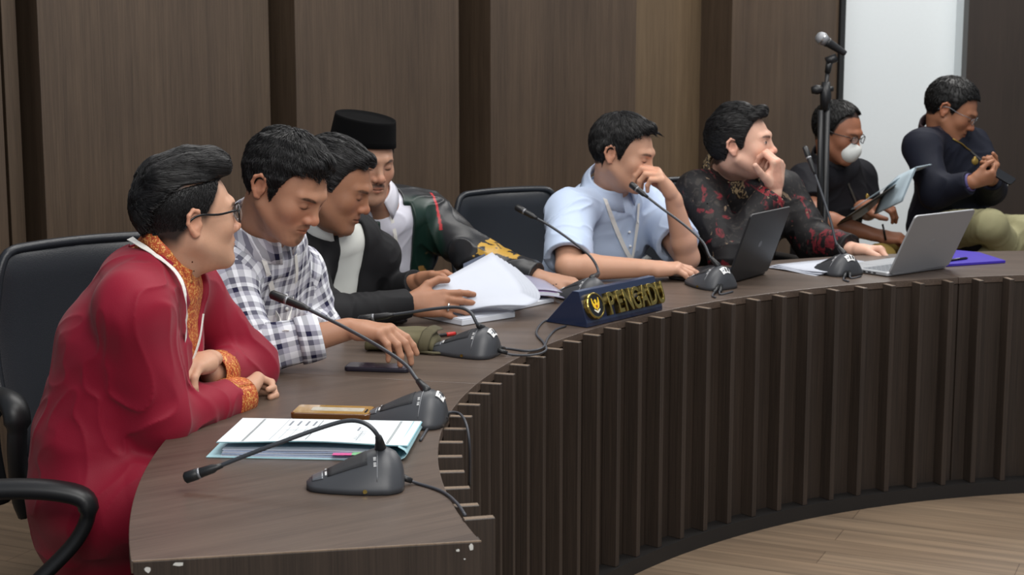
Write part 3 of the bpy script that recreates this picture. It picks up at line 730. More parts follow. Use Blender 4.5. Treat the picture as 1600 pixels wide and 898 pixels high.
# indigo folder far right with a pen
g = [on(1478, 417), on(1571, 411), on(1530, 398), on(1478, 393)]
bm = bmesh.new(); vs = [bm.verts.new((p.x, p.y, DH + z)) for z in (.001, .010) for p in g]
bm.faces.new(vs[:4][::-1]); bm.faces.new(vs[4:])
for k in range(4): bm.faces.new((vs[k], vs[(k + 1) % 4], vs[4 + (k + 1) % 4], vs[4 + k]))
o = obj('indigo_folder', bm, plain('indigo_card', srgb(62, 44, 168), rough=.45, var=.08), None, bevel=.001); tag(o, 'bright indigo folder lying on the desk right of the silver laptop', 'folder')
a, b = on(1482, 407, DH + .014), on(1512, 403, DH + .014)
bm = bmesh.new(); tube(bm, [a, a.lerp(b, .9), b], [.005, .005, .002], 8); o = obj('pen', bm, M['black_gloss'], None, smooth=True); tag(o, 'black pen lying on the indigo folder', 'pen')

# ---------------------------------------------------------------- vocal microphone on a stand
Ym = 6.7
base = at(1289, 400, Ym); base.z = 0
ms = thing('microphone_stand', 'tall black microphone stand behind the man in the batik shirt', 'microphone stand', base)
px = lambda u, v, y=Ym: at(u, v, y) - base
bm = bmesh.new(); tube(bm, [(0, 0, .06), px(1292, 160)], .014, 14); obj('lower_pole', bm, M['black_plastic'], ms, smooth=True)
bm = bmesh.new(); tube(bm, [px(1288, 165), px(1293, 112)], .0085, 12); obj('upper_pole', bm, M['black_plastic'], ms, smooth=True)
bm = bmesh.new(); tube(bm, [px(1282, 172, Ym - .03), px(1280, 395, Ym - .03)], .011, 10); obj('folded_boom', bm, M['black_plastic'], ms, smooth=True)
bm = bmesh.new(); tube(bm, [px(1289, 172), px(1290, 150), px(1290.5, 128)], [.019, .023, .017], 14)
tube(bm, [px(1268, 141), px(1276, 140), px(1290, 139)], [.014, .020, .012], 14); tube(bm, [px(1290, 139), px(1302, 139)], [.012, .010], 12); obj('clutch_knob', bm, M['black_plastic'], ms, smooth=True)
bm = bmesh.new(); tube(bm, [px(1293, 114), px(1296, 96)], [.012, .014], 12); tube(bm, [px(1291, 96), px(1307, 90)], .017, 12); obj('mic_clip', bm, M['black_plastic'], ms, smooth=True)
for k in range(3):
    a = 2 * PI * k / 3 + .5; bm = bmesh.new(); tube(bm, [(0, 0, .10), (.16 * math.cos(a), .16 * math.sin(a), .05), (.30 * math.cos(a), .30 * math.sin(a), .012)], .010, 8); obj('leg', bm, M['black_plastic'], ms, smooth=True)
h0, h1 = at(1284, 60, Ym), at(1321, 84, Ym); d = (h1 - h0)
hm = thing('vocal_microphone', 'black handheld microphone with a grey mesh ball clipped on the tall stand', 'microphone', h1)
Z3 = lambda p: p - h1
bm = bmesh.new(); tube(bm, [Z3(h0 + d * .22), Z3(h0 + d * .3), Z3(h0 + d * .95), Z3(h1)], [.021, .018, .012, .011], 16); obj('handle', bm, M['black_plastic'], hm, smooth=True)
Rq = d.to_track_quat('Z', 'Y').to_matrix().to_4x4()
bm = bmesh.new(); lathe(bm, [(.001, -.026), (.014, -.023), (.022, -.014), (.0255, -.002), (.0255, .004), (.023, .012), (.019, .024)], 20, Matrix.Translation(Z3(h0)) @ Rq); obj('mesh_ball', bm, plain('mic_mesh', srgb(150, 152, 156), rough=.45, metal=.5, bscale=900, bump=.6), hm, smooth=True)
bm = bmesh.new(); lathe(bm, [(.0262, -.001), (.0262, .005)], 20, Matrix.Translation(Z3(h0)) @ Rq); obj('band', bm, M['chrome'], hm)

# ================================================================ smooth-union modelling of figures
V3 = lambda p: np.array([p[0], p[1], p[2]], dtype=np.float32)
class Prim:
    def __init__(s, f, lo, hi, k=.01, op='u', label=0, uv=None): s.f, s.lo, s.hi, s.k, s.op, s.label, s.uvf = f, np.array(lo, dtype=np.float32), np.array(hi, dtype=np.float32), k, op, label, uv
def ortho(w, u):
    w = w / np.linalg.norm(w); u = u - w * (u @ w)
    if np.linalg.norm(u) < 1e-4: u = np.array([1, 0, 0.]) - w * w[0]
    u = u / np.linalg.norm(u); return w, u, np.cross(w, u)
class Field:
    def __init__(s): s.p = []; s.T = None; s.mods = []
    def tp(s, p): return V3(s.T @ Vector(p)) if s.T is not None else V3(p)
    def cap(s, a, b, ra, rb=None, k=.01, op='u', label=0, flat=None, cut=None):
        """tapered limb; flat=(axis, factor) thins it along axis; cut trims a flat end at b"""
        rb = ra if rb is None else rb
        A, B = s.tp(a), s.tp(b); sc = s.T.to_scale().x if s.T is not None else 1; ra *= sc; rb *= sc
        d = B - A; L2 = float(d @ d) + 1e-12; L = math.sqrt(L2); ax = None
        if flat is not None:
            ax = V3(flat[0]); 
            if s.T is not None: ax = V3(s.T.to_3x3() @ Vector(flat[0]))
            ax = ax / np.linalg.norm(ax)
        def f(P):
            q = P - A; t = np.clip(q @ d / L2, 0, 1)[:, None]; v = q - t * d
            if ax is not None:
                c = (v @ ax)[:, None]; v = v + ax * c * (1 / flat[1] - 1)
            r = np.sqrt((v * v).sum(1)) - (ra + (rb - ra) * t[:, 0])
            if cut is not None: r = np.maximum(r, (q @ d) / L - L * cut)
            return r
        m = max(ra, rb)
        w_, u_, v_ = ortho(d, np.array([0, 0, 1.]) if abs(d[2]) < .8 * L else np.array([1, 0, 0.]))
        def uv(P):
            q = P - A; al = q @ w_; return np.stack([np.arctan2(q @ v_, q @ u_) * (ra + rb) / 2, al], 1)
        s.p.append(Prim(f, np.minimum(A, B) - m, np.maximum(A, B) + m, k, op, label, uv)); return s
    def ell(s, c, r, k=.01, op='u', label=0, rot=None):
        C_ = s.tp(c); sc = 1; Rm = np.eye(3, dtype=np.float32)
        if s.T is not None: sc = s.T.to_scale().x; Rm = np.array(s.T.to_3x3(), dtype=np.float32) / sc
        if rot is not None: Rm = Rm @ np.array(rot, dtype=np.float32)
        r_ = np.array(r, dtype=np.float32) * sc
        def f(P):
            q = (P - C_) @ Rm; k0 = np.sqrt(((q / r_) ** 2).sum(1)); k1 = np.sqrt(((q / (r_ * r_)) ** 2).sum(1)) + 1e-6
            return np.where(k0 < .3, -r_.min() * .6, k0 * (k0 - 1) / k1)
        m = r_.max(); s.p.append(Prim(f, C_ - m, C_ + m, k, op, label, lambda P: ((P - C_) @ Rm)[:, [0, 2]])); return s
    def sph(s, c, r, k=.01, op='u', label=0): return s.ell(c, (r, r, r), k, op, label)
    def path(s, pts, r, k=.005, op='u', label=0):
        rs = r if isinstance(r, (list, tuple)) else [r] * len(pts)
        for a, b, x, y in zip(pts, pts[1:], rs, rs[1:]): s.cap(a, b, x, y, k, op, label)
        return s
    def torso(s, pts, rx, ry, lat, k=.03, label=0, grow=0):
        pts = [V3(p) for p in pts]; lat = V3(lat)
        segs = []; acc = 0
        for i in range(len(pts) - 1):
            d = pts[i + 1] - pts[i]; w_, u_, v_ = ortho(d, lat); L = float(np.linalg.norm(d)); segs.append((pts[i], d, L, w_, u_, v_, rx[i] + grow, rx[i + 1] + grow, ry[i] + grow, ry[i + 1] + grow, acc)); acc += L
        def f(P):
            out = None
            for a, d, L, w_, u_, v_, x0, x1, y0, y1, _ in segs:
                q = P - a; t = np.clip(q @ w_ / L, 0, 1); qw = q @ w_ - t * L; qu = q @ u_; qv = q @ v_
                X = x0 + (x1 - x0) * t; Y = y0 + (y1 - y0) * t; Z = np.minimum(X, Y) * .8
                k0 = np.sqrt((qu / X) ** 2 + (qv / Y) ** 2 + (qw / Z) ** 2); k1 = np.sqrt((qu / X ** 2) ** 2 + (qv / Y ** 2) ** 2 + (qw / Z ** 2) ** 2) + 1e-6
                dd = np.where(k0 < .3, -.04, k0 * (k0 - 1) / k1)
                if out is None: out = dd
                else:
                    h = np.maximum(k - np.abs(out - dd), 0) / k; out = np.minimum(out, dd) - h * h * k / 4
            return out
        def uv(P):
            a, d, L, w_, u_, v_ = segs[1][:6] if len(segs) > 1 else segs[0][:6]
            q = P - a; return np.stack([q @ u_, q @ w_], 1)
        m = max(max(rx), max(ry)) + grow; A = np.array(pts)
        s.p.append(Prim(f, A.min(0) - m, A.max(0) + m, k, 'u', label, uv)); return s
    def fn(s, f, lo=None, hi=None, k=.004, op='s', label=None):
        """custom distance in the current local frame"""
        if s.T is not None:
            Ti = np.array(s.T.inverted(), dtype=np.float32); sc = s.T.to_scale().x
            g = lambda P: f(P @ Ti[:3, :3].T + Ti[:3, 3]) * sc
        else: g = f
        big = 9; s.p.append(Prim(g, lo if lo is not None else (-big,) * 3, hi if hi is not None else (big,) * 3, k, op, label if label is not None else -1)); return s
    def cut_torso(s, f, k=.008):
        """cut that spares the sleeves: torso pieces, then the cut, then everything else"""
        s.fn(f, k=k, op='s'); c = s.p.pop(); a = [q for q in s.p if q.label == 0 and q.op == 'u']; b = [q for q in s.p if q not in a]; s.p = a + [c] + b; return s
    def eval(s, P, prims=None, lab=False):
        P = P.astype(np.float32); D = np.full(len(P), .06, dtype=np.float32); Lb = np.zeros(len(P), dtype=np.int16) if lab else None
        for i, p in enumerate(s.p if prims is None else prims):
            d = p.f(P)
            if p.op == 'u':
                if lab: Lb[d < D] = s.p.index(p) if prims is not None else i
                h = np.maximum(p.k - np.abs(D - d), 0) / p.k; D = np.minimum(D, d) - h * h * p.k / 4
            elif p.op == 's':
                h = np.maximum(p.k - np.abs(D + d), 0) / p.k; D = np.maximum(D, -d) + h * h * p.k / 4
            elif p.op == 'i':
                h = np.maximum(p.k - np.abs(D - d), 0) / p.k; D = np.maximum(D, d) + h * h * p.k / 4
        for m in s.mods: D = m(P, D)
        return (D, Lb) if lab else D
    def mesh(s, h):
        B = 16; un = [p for p in s.p if p.op == 'u']
        lo = np.min([p.lo for p in un], 0) - .03; hi = np.max([p.hi for p in un], 0) + .03
        nb = np.ceil((hi - lo) / (B * h)).astype(int)
        I = np.stack(np.meshgrid(*[np.arange(n) for n in nb], indexing='ij'), -1).reshape(-1, 3)
        ctr = lo + (I + .5) * B * h; half = B * h / 2
        near = np.zeros(len(I), bool)
        for p in un:
            near |= ((ctr > p.lo - half - .045) & (ctr < p.hi + half + .045)).all(1)
        I = I[near]; ctr = ctr[near]
        d = s.eval(ctr); act = (d < B * h * 1.35 + .012) & (d > -(B * h * 1.35 + .06)); I = I[act]; ctr = ctr[act]
        NX = (nb * B + 2).astype(np.int64)
        off = np.stack(np.meshgrid(*[np.arange(B + 1)] * 3, indexing='ij'), -1).reshape(-1, 3)
        vid = []; vpos = []; quads = []
        CH = 48
        order = np.arange(len(I))
        for c0 in range(0, len(I), CH):
            sel = order[c0:c0 + CH]; base = I[sel] * B
            P = lo + (base[:, None, :] + off[None]) * h; n = len(sel); Pf = P.reshape(-1, 3).astype(np.float32)
            D = np.full(n * len(off), .06, dtype=np.float32); Dv = D.reshape(n, -1)
            c = ctr[sel]
            for p in s.p:
                mk = ((c > p.lo - half - p.k - .002) & (c < p.hi + half + p.k + .002)).all(1)
                if not mk.any():
                    if p.op == 'i': Dv[:] = np.maximum(Dv, .01)
                    continue
                idx = np.nonzero(mk)[0]
                dd = p.f(P[idx].reshape(-1, 3).astype(np.float32)); D0 = Dv[idx].reshape(-1)
                if p.op == 'u': hh = np.maximum(p.k - np.abs(D0 - dd), 0) / p.k; D1 = np.minimum(D0, dd) - hh * hh * p.k / 4
                elif p.op == 's': hh = np.maximum(p.k - np.abs(D0 + dd), 0) / p.k; D1 = np.maximum(D0, -dd) + hh * hh * p.k / 4
                else: hh = np.maximum(p.k - np.abs(D0 - dd), 0) / p.k; D1 = np.maximum(D0, dd) + hh * hh * p.k / 4
                Dv[idx] = D1.reshape(len(idx), -1)
            D = Dv.reshape(-1)
            for m in s.mods: D = m(Pf, D)
            G = D.reshape(n, B + 1, B + 1, B + 1); S = G < 0
            cs = [(i, j, k) for i in (0, 1) for j in (0, 1) for k in (0, 1)]
            cnt = sum(S[:, i:B + i, j:B + j, k:B + k].astype(np.int8) for i, j, k in cs)
            b_, x, y, z = np.nonzero((cnt > 0) & (cnt < 8))
            if len(b_):
                val = np.stack([G[b_, x + i, y + j, z + k] for i, j, k in cs], 1)
                acc = np.zeros((len(b_), 3), np.float32); w_ = np.zeros(len(b_), np.float32)
                for a in range(8):
                    for e in range(3):
                        if cs[a][e] == 0:
                            b2 = a + (4, 2, 1)[e]; va, vb = val[:, a], val[:, b2]; cr = (va < 0) != (vb < 0)
                            t = np.where(cr, va / np.where(cr, va - vb, 1), 0)
                            pt = np.tile(np.array(cs[a], np.float32), (len(b_), 1)); pt[:, e] += t
                            acc[cr] += pt[cr]; w_[cr] += 1
                gc = base[b_] + np.stack([x, y, z], 1)
                vpos.append(lo + (gc + acc / w_[:, None]) * h); vid.append((gc[:, 0].astype(np.int64) * NX[1] + gc[:, 1]) * NX[2] + gc[:, 2])
            for e in range(3):
                sl = [slice(0, B)] * 3; sl2 = list(sl); sl2[e] = slice(1, B + 1)
                s0 = S[(slice(None), *sl)]; s1 = S[(slice(None), *sl2)]
                b_, x, y, z = np.nonzero(s0 != s1)
                if not len(b_): continue
                g = base[b_] + np.stack([x, y, z], 1); inside0 = s0[b_, x, y, z]
                o1, o2 = [(1, 2), (2, 0), (0, 1)][e]
                u1 = np.zeros(3, int); u1[o1] = 1; u2 = np.zeros(3, int); u2[o2] = 1
                cells = [g - u1 - u2, g - u2, g, g - u1]
                ids = np.stack([(q[:, 0].astype(np.int64) * NX[1] + q[:, 1]) * NX[2] + q[:, 2] for q in cells], 1)
                ids[~inside0] = ids[~inside0][:, ::-1]
                quads.append(ids)
        vid = np.concatenate(vid); vpos = np.concatenate(vpos); quads = np.concatenate(quads)
        uq, ix = np.unique(vid, return_index=True); vpos = vpos[ix]
        qi = np.searchsorted(uq, quads); qi = np.clip(qi, 0, len(uq) - 1); ok = (uq[qi] == quads).all(1)
        return vpos.astype(np.float32), qi[ok]
def build_mesh(name, V, F, cols=None, uv=None):
    me = bpy.data.meshes.new(name)
    me.vertices.add(len(V)); me.vertices.foreach_set('co', V.astype(np.float32).ravel())
    me.loops.add(F.size); me.loops.foreach_set('vertex_index', F.astype(np.int32).ravel())
    me.polygons.add(len(F)); me.polygons.foreach_set('loop_start', np.arange(0, F.size, 4, dtype=np.int32))
    me.polygons.foreach_set('use_smooth', np.ones(len(F), bool))
    me.update(calc_edges=True)
    if cols is not None:
        at_ = me.color_attributes.new('Col', 'FLOAT_COLOR', 'POINT'); c4 = np.ones((len(V), 4), np.float32); c4[:, :3] = cols; at_.data.foreach_set('color', c4.ravel())
    if uv is not None:
        a = me.uv_layers.new(name='UVMap'); a.data.foreach_set('uv', uv.astype(np.float32).ravel())
    return me
def relax(V, F, it=1, lam=.5):
    A = np.concatenate([F[:, 0], F[:, 1], F[:, 2], F[:, 3], F[:, 1], F[:, 2], F[:, 3], F[:, 0]]); Bx = np.concatenate([F[:, 1], F[:, 2], F[:, 3], F[:, 0], F[:, 0], F[:, 1], F[:, 2], F[:, 3]])
    c = np.maximum(np.bincount(A, minlength=len(V)), 1)
    for _ in range(it):
        acc = np.stack([np.bincount(A, weights=V[Bx, i], minlength=len(V)) for i in range(3)], 1) / c[:, None]
        V = (V + lam * (acc - V)).astype(np.float32)
    return V
def vnoise(P, seed=0):
    """cheap smooth pseudo noise in -1..1"""
    a = P[:, 0] + seed * 1.7; b = P[:, 1] + seed * 3.1; c = P[:, 2] - seed * 2.3
    return (np.sin(a * 1.3 + 1.9 * np.sin(b * .9 + c)) + np.sin(b * 1.7 + 1.6 * np.sin(c * 1.1 - a)) + np.sin(c * 1.5 + 1.7 * np.sin(a * .8 + b * .5))) / 3
def folds(P, freq=22, seed=0):
    """ridged creases 0..1"""
    Q = P * freq * 1.7; w_ = np.stack([vnoise(Q * .35, seed + 5), vnoise(Q * .35, seed + 9), vnoise(Q * .35, seed + 12)], 1) * 2.2
    return (1 - np.abs(vnoise(Q * np.array([1, 1, .55]) + w_, seed))) ** 3
def smooth01(x): x = np.clip(x, 0, 1); return x * x * (3 - 2 * x)

# ---------------------------------------------------------------- skin, hair, cloth materials
def attr_mat(name, rough=.5, spec=.4, sss=0, bscale=300, bump=.1, sheen=0, stretch=(1, 1, 1), var=.06, aniso=0, coat=0):
    m, nt, b = new_mat(name)
    at_ = N(nt, 'ShaderNodeAttribute', attribute_name='Col')
    tc = N(nt, 'ShaderNodeTexCoord'); mp = N(nt, 'ShaderNodeMapping'); mp.inputs['Scale'].default_value = stretch; nt.links.new(tc.outputs['Object'], mp.inputs[0])
    no = N(nt, 'ShaderNodeTexNoise'); no.inputs['Scale'].default_value = bscale; no.inputs['Detail'].default_value = 4; nt.links.new(mp.outputs[0], no.inputs['Vector'])
    ma = N(nt, 'ShaderNodeMapRange'); ma.inputs['To Min'].default_value = 1 - var; ma.inputs['To Max'].default_value = 1 + var; nt.links.new(no.outputs['Fac'], ma.inputs[0])
    mx = N(nt, 'ShaderNodeVectorMath', operation='MULTIPLY'); nt.links.new(at_.outputs['Color'], mx.inputs[0]); nt.links.new(ma.outputs[0], mx.inputs[1])
    nt.links.new(mx.outputs[0], b.inputs['Base Color'])
    b.inputs['Roughness'].default_value = rough; b.inputs['Specular IOR Level'].default_value = spec; b.inputs['Sheen Weight'].default_value = sheen; b.inputs['Coat Weight'].default_value = coat
    if sss:
        b.inputs['Subsurface Weight'].default_value = sss; b.inputs['Subsurface Radius'].default_value = (.012, .005, .003); b.inputs['Subsurface Scale'].default_value = .6
    bp = N(nt, 'ShaderNodeBump'); bp.inputs['Strength'].default_value = bump; bp.inputs['Distance'].default_value = .0015; nt.links.new(no.outputs['Fac'], bp.inputs['Height']); nt.links.new(bp.outputs[0], b.inputs['Normal'])
    return m
M['skin'] = attr_mat('skin', rough=.5, spec=.35, sss=.12, bscale=420, bump=.12)
M['hair'] = attr_mat('hair_black', rough=.42, spec=.35, bscale=700, bump=.3, var=.3)
M['cloth'] = attr_mat('cloth_plain', rough=.75, spec=.25, bscale=900, bump=.25)
M['velvet'] = attr_mat('cloth_crimson_sheen', rough=.6, spec=.25, bscale=500, bump=.2, sheen=.08)
M['satin'] = attr_mat('cloth_satin', rough=.38, spec=.5, bscale=900, bump=.15)
M['white_cotton'] = plain('white_cotton', srgb(226, 228, 224), rough=.7, var=.02)

def lin(r, g, b): return np.array(srgb(r, g, b)[:3], np.float32)
def head_T(pos, az, pitch, roll=0, sc=1.0):
    R = Matrix.Rotation(math.radians(az - 90), 4, 'Z') @ Matrix.Rotation(math.radians(-pitch), 4, 'X') @ Matrix.Rotation(math.radians(roll), 4, 'Y')
    return Matrix.Translation(pos) @ R @ Matrix.Diagonal((sc, sc, sc, 1))
def add_head(F, T, nb, o):
    F.T = T; fw_ = o.get('fw', 1.0); jw = o.get('jaw', 1.0)
    F.ell((0, -.014, .028), (.0765 * fw_, .097, .088), .02, label=1)
    F.ell((0, .030, -.012), (.064 * fw_, .064, .085), .03, label=1)
    F.ell((0, .034, -.062), (.050 * jw, .051, .048), .03, label=1)
    for s in (-1, 1):
        F.cap((s * .057 * jw, .0, -.048), (s * .022, .070, -.098), .015, .015, .03, label=1)
        F.sph((s * .043 * fw_, .058, -.024), .021, .025, label=1)
    F.sph((0, .077, -.099), .0165, .02, label=1)
    F.path([(-.042, .073, .017), (-.016, .088, .019), (.016, .088, .019), (.042, .073, .017)], .0085, .016, label=1)
    for s in (-1, 1): F.ell((s * .031, .100, -.001), (.017, .0135, .011), .012, 's')
    for s in (-1, 1): F.ell((s * .031, .0785, -.002), (.0145, .0115, .0105), .003, label=1)
    ns = o.get('nose', 1.0)
    F.cap((0, .088, .010), (0, .101 + .003 * ns, -.029), .0068, .0088 * ns, .014, label=1)
    F.sph((0, .1045 + .002 * ns, -.0335), .0100 * ns, .009, label=1)
    for s in (-1, 1): F.ell((s * .0130 * ns, .096, -.037), (.0072, .010, .0072), .008, label=1)
    for s in (-1, 1): F.sph((s * .006, .104, -.0455), .003, .002, 's')
    F.ell((0, .076, -.062), (.029, .0195, .019), .014, label=1)
    F.path([(-.0215, .0845, -.0640), (-.010, .0925, -.0600), (0, .0945, -.0605), (.010, .0925, -.0600), (.0215, .0845, -.0640)], [.002, .0042, .004, .0042, .002], .004, label=1)
    F.path([(-.019, .085, -.0670), (0, .0935, -.0700), (.019, .085, -.0670)], [.003, .0058, .003], .004, label=1)
    F.path([(-.0225, .0885, -.0655), (0, .1005, -.0650), (.0225, .0885, -.0655)], .0016, .003, 's')
    for s in (-1, 1):      # ears
        e = lambda x, y, z: (s * (x), y, z)
        F.ell(e(.0765 * fw_ + .002, -.012, -.008), (.006, .0150, .026), .006, label=2)
        F.path([e(.078, .000, .002), e(.083, -.004, .018), e(.088, -.016, .022), e(.091, -.027, .012), e(.089, -.029, -.004), e(.085, -.022, -.018), e(.080, -.012, -.030), e(.078, -.005, -.030)], [.0035, .0042, .0042, .0042, .0038, .0038, .0052, .0042], .003, label=2)
        F.ell(e(.0865, -.011, -.004), (.0065, .0085, .012), .004, 's')
        F.ell(e(.0800, .001, -.010), (.003, .003, .006), .003, label=2)
    # neck
    F.T = None
    a = T @ Vector((0, -.026, -.045)); b = T @ Vector((0, -.010, -.075)); nb = Vector(nb)
    nr = .056 * o.get('neck', 1)
    F.cap(a, nb, nr, nr * 1.12, .028, label=3)
    F.cap(T @ Vector((0, .022, -.085)), nb + (b - a) * 0 + (T.to_3x3() @ Vector((0, .012, 0))), .034, .045, .03, label=3)
def face_paint(V, T, tone, o):
    Ti = np.array(T.inverted(), np.float32); L = V @ Ti[:3, :3].T + Ti[:3, 3]
    x, y, z = L.T; ax = np.abs(x); col = np.tile(tone, (len(V), 1)).astype(np.float32)
    near = (np.abs(L) < np.array([.12, .14, .15])).all(1)
    def mix(c, m):
        m = (m * near)[:, None]; col[:] = col * (1 - m) + np.array(c, np.float32) * m
    def ellm(cx, cz, a, b, soft=.35, bend=0, symm=True, rot=0):
        xx = (ax if symm else x) - cx; zz = z - cz - bend * xx * xx; xr = xx * math.cos(rot) + zz * math.sin(rot); zr = -xx * math.sin(rot) + zz * math.cos(rot)
        return smooth01((1 - np.sqrt((xr / a) ** 2 + (zr / b) ** 2)) / soft + .3) * (y > .045)
    nz = vnoise(L * 260, 3) * .5 + .5; nz2 = vnoise(L * 60, 8)
    col *= (1 + .05 * nz2 * near)[:, None]
    # ruddier nose, cheeks, ears
    mix(tone * np.array([1.12, .90, .86], np.float32), .5 * ellm(.035, -.03, .03, .03, 1.0))
    mix(tone * np.array([1.12, .88, .84], np.float32), .6 * ellm(0, -.036, .018, .02, .8, symm=False))
    mix(tone * np.array([1.1, .85, .8], np.float32), .5 * (ax > .08))
    mix(tone * np.array([.72, .66, .66], np.float32), .55 * ellm(.031, -.002, .022, .016, .8))
    # moustache and beard shadow
    st = o.get('stubble', .12)
    mu = o.get('moustache', .15)
    mix(lin(30, 26, 26), mu * ellm(.010, -.053, .020, .0065, .5, bend=-14) * (.5 + .5 * nz))
    bz = smooth01((-.058 - z) / .03) * smooth01((y + .02) / .03); mix(lin(40, 34, 34), st * bz * (.4 + .6 * nz))
    mix(lin(30, 26, 26), o.get('goatee', 0) * ellm(0, -.092, .016, .012, .6, symm=False) * (.5 + .5 * nz))
    # lips
    lc = tone * np.array([.85, .58, .55], np.float32)
    mix(lc, .8 * ellm(0, -.0605, .022, .0045, .6, bend=-6, symm=False)); mix(lc, .75 * ellm(0, -.0695, .019, .0055, .6, bend=6, symm=False))
    mix(lin(50, 25, 22), .8 * ellm(0, -.0650, .0225, .0016, .8, symm=False))
    mix(lin(45, 25, 20), .9 * ellm(.0065, -.0455, .004, .0028, .8))
    # eyes
    if o.get('eyes', 'down') == 'down':
        mix(lin(28, 20, 18), .95 * ellm(.031, -.0085, .0155, .0024, .8, bend=14)); mix(tone * .55, .5 * ellm(.031, .0045, .0145, .0012, .9, bend=-14))
    else:
        mix(lin(205, 195, 188), .95 * ellm(.031, -.0020, .0130, .0042, .35, bend=-5))
        g = o.get('gaze', 0)
        xx = x - np.sign(x) * .031 - g; m = smooth01((1 - np.sqrt((xx / .0062) ** 2 + ((z + .0015) / .0058) ** 2)) / .3 + .3) * (y > .045) * (np.abs(z + .0022) < .0046); mix(lin(26, 16, 12), m)
        mix(lin(26, 18, 16), .95 * ellm(.0315, .0022, .0150, .0016, .9, bend=-18)); mix(lin(60, 40, 34), .5 * ellm(.031, -.0068, .0130, .0010, .9, bend=14))
        mix(tone * .6, .5 * ellm(.031, .0075, .0145, .0012, .9, bend=-14))
    # brows
    mix(lin(18, 14, 13), o.get('brow', .9) * ellm(.033, .0175, .0215, .0048, .6, bend=-10, rot=.10) * (.65 + .35 * nz))
    # hair roots / faded sides
    zl = hairline(L, o); fd = o.get('fade', .006); m = smooth01((z - zl + fd * .5) / fd) * (y < .095) * (1 - smooth01((ax - .0775 * o.get('fw', 1)) / .003) * (z < .03))
    mix(lin(19, 18, 19), o.get('rootdark', .9) * m)
    if 'part' in o:
        lo = np.interp(y, *o['part']); mix(tone * .85, .9 * (x > .03) * smooth01(1 - np.abs(z - lo + .0035) / .0030) * smooth01((y + .035) / .03) * (y < .085))
    return col
def hairline(L, o):
    x, y, z = L.T
    t = o.get('line', ((-.13, -.068), (-.075, -.062), (-.045, -.045), (-.028, -.005), (-.020, .020), (-.004, .026), (.006, .010), (.012, -.010), (.021, -.012), (.028, .012), (.036, .044), (.048, .064), (.065, .076), (.11, .080)))
    zl = np.interp(y, [a for a, _ in t], [b for _, b in t])
    return zl + .004 * vnoise(L * 90, 2) + o.get('peak', .0) * np.exp(-(x / .02) ** 2)
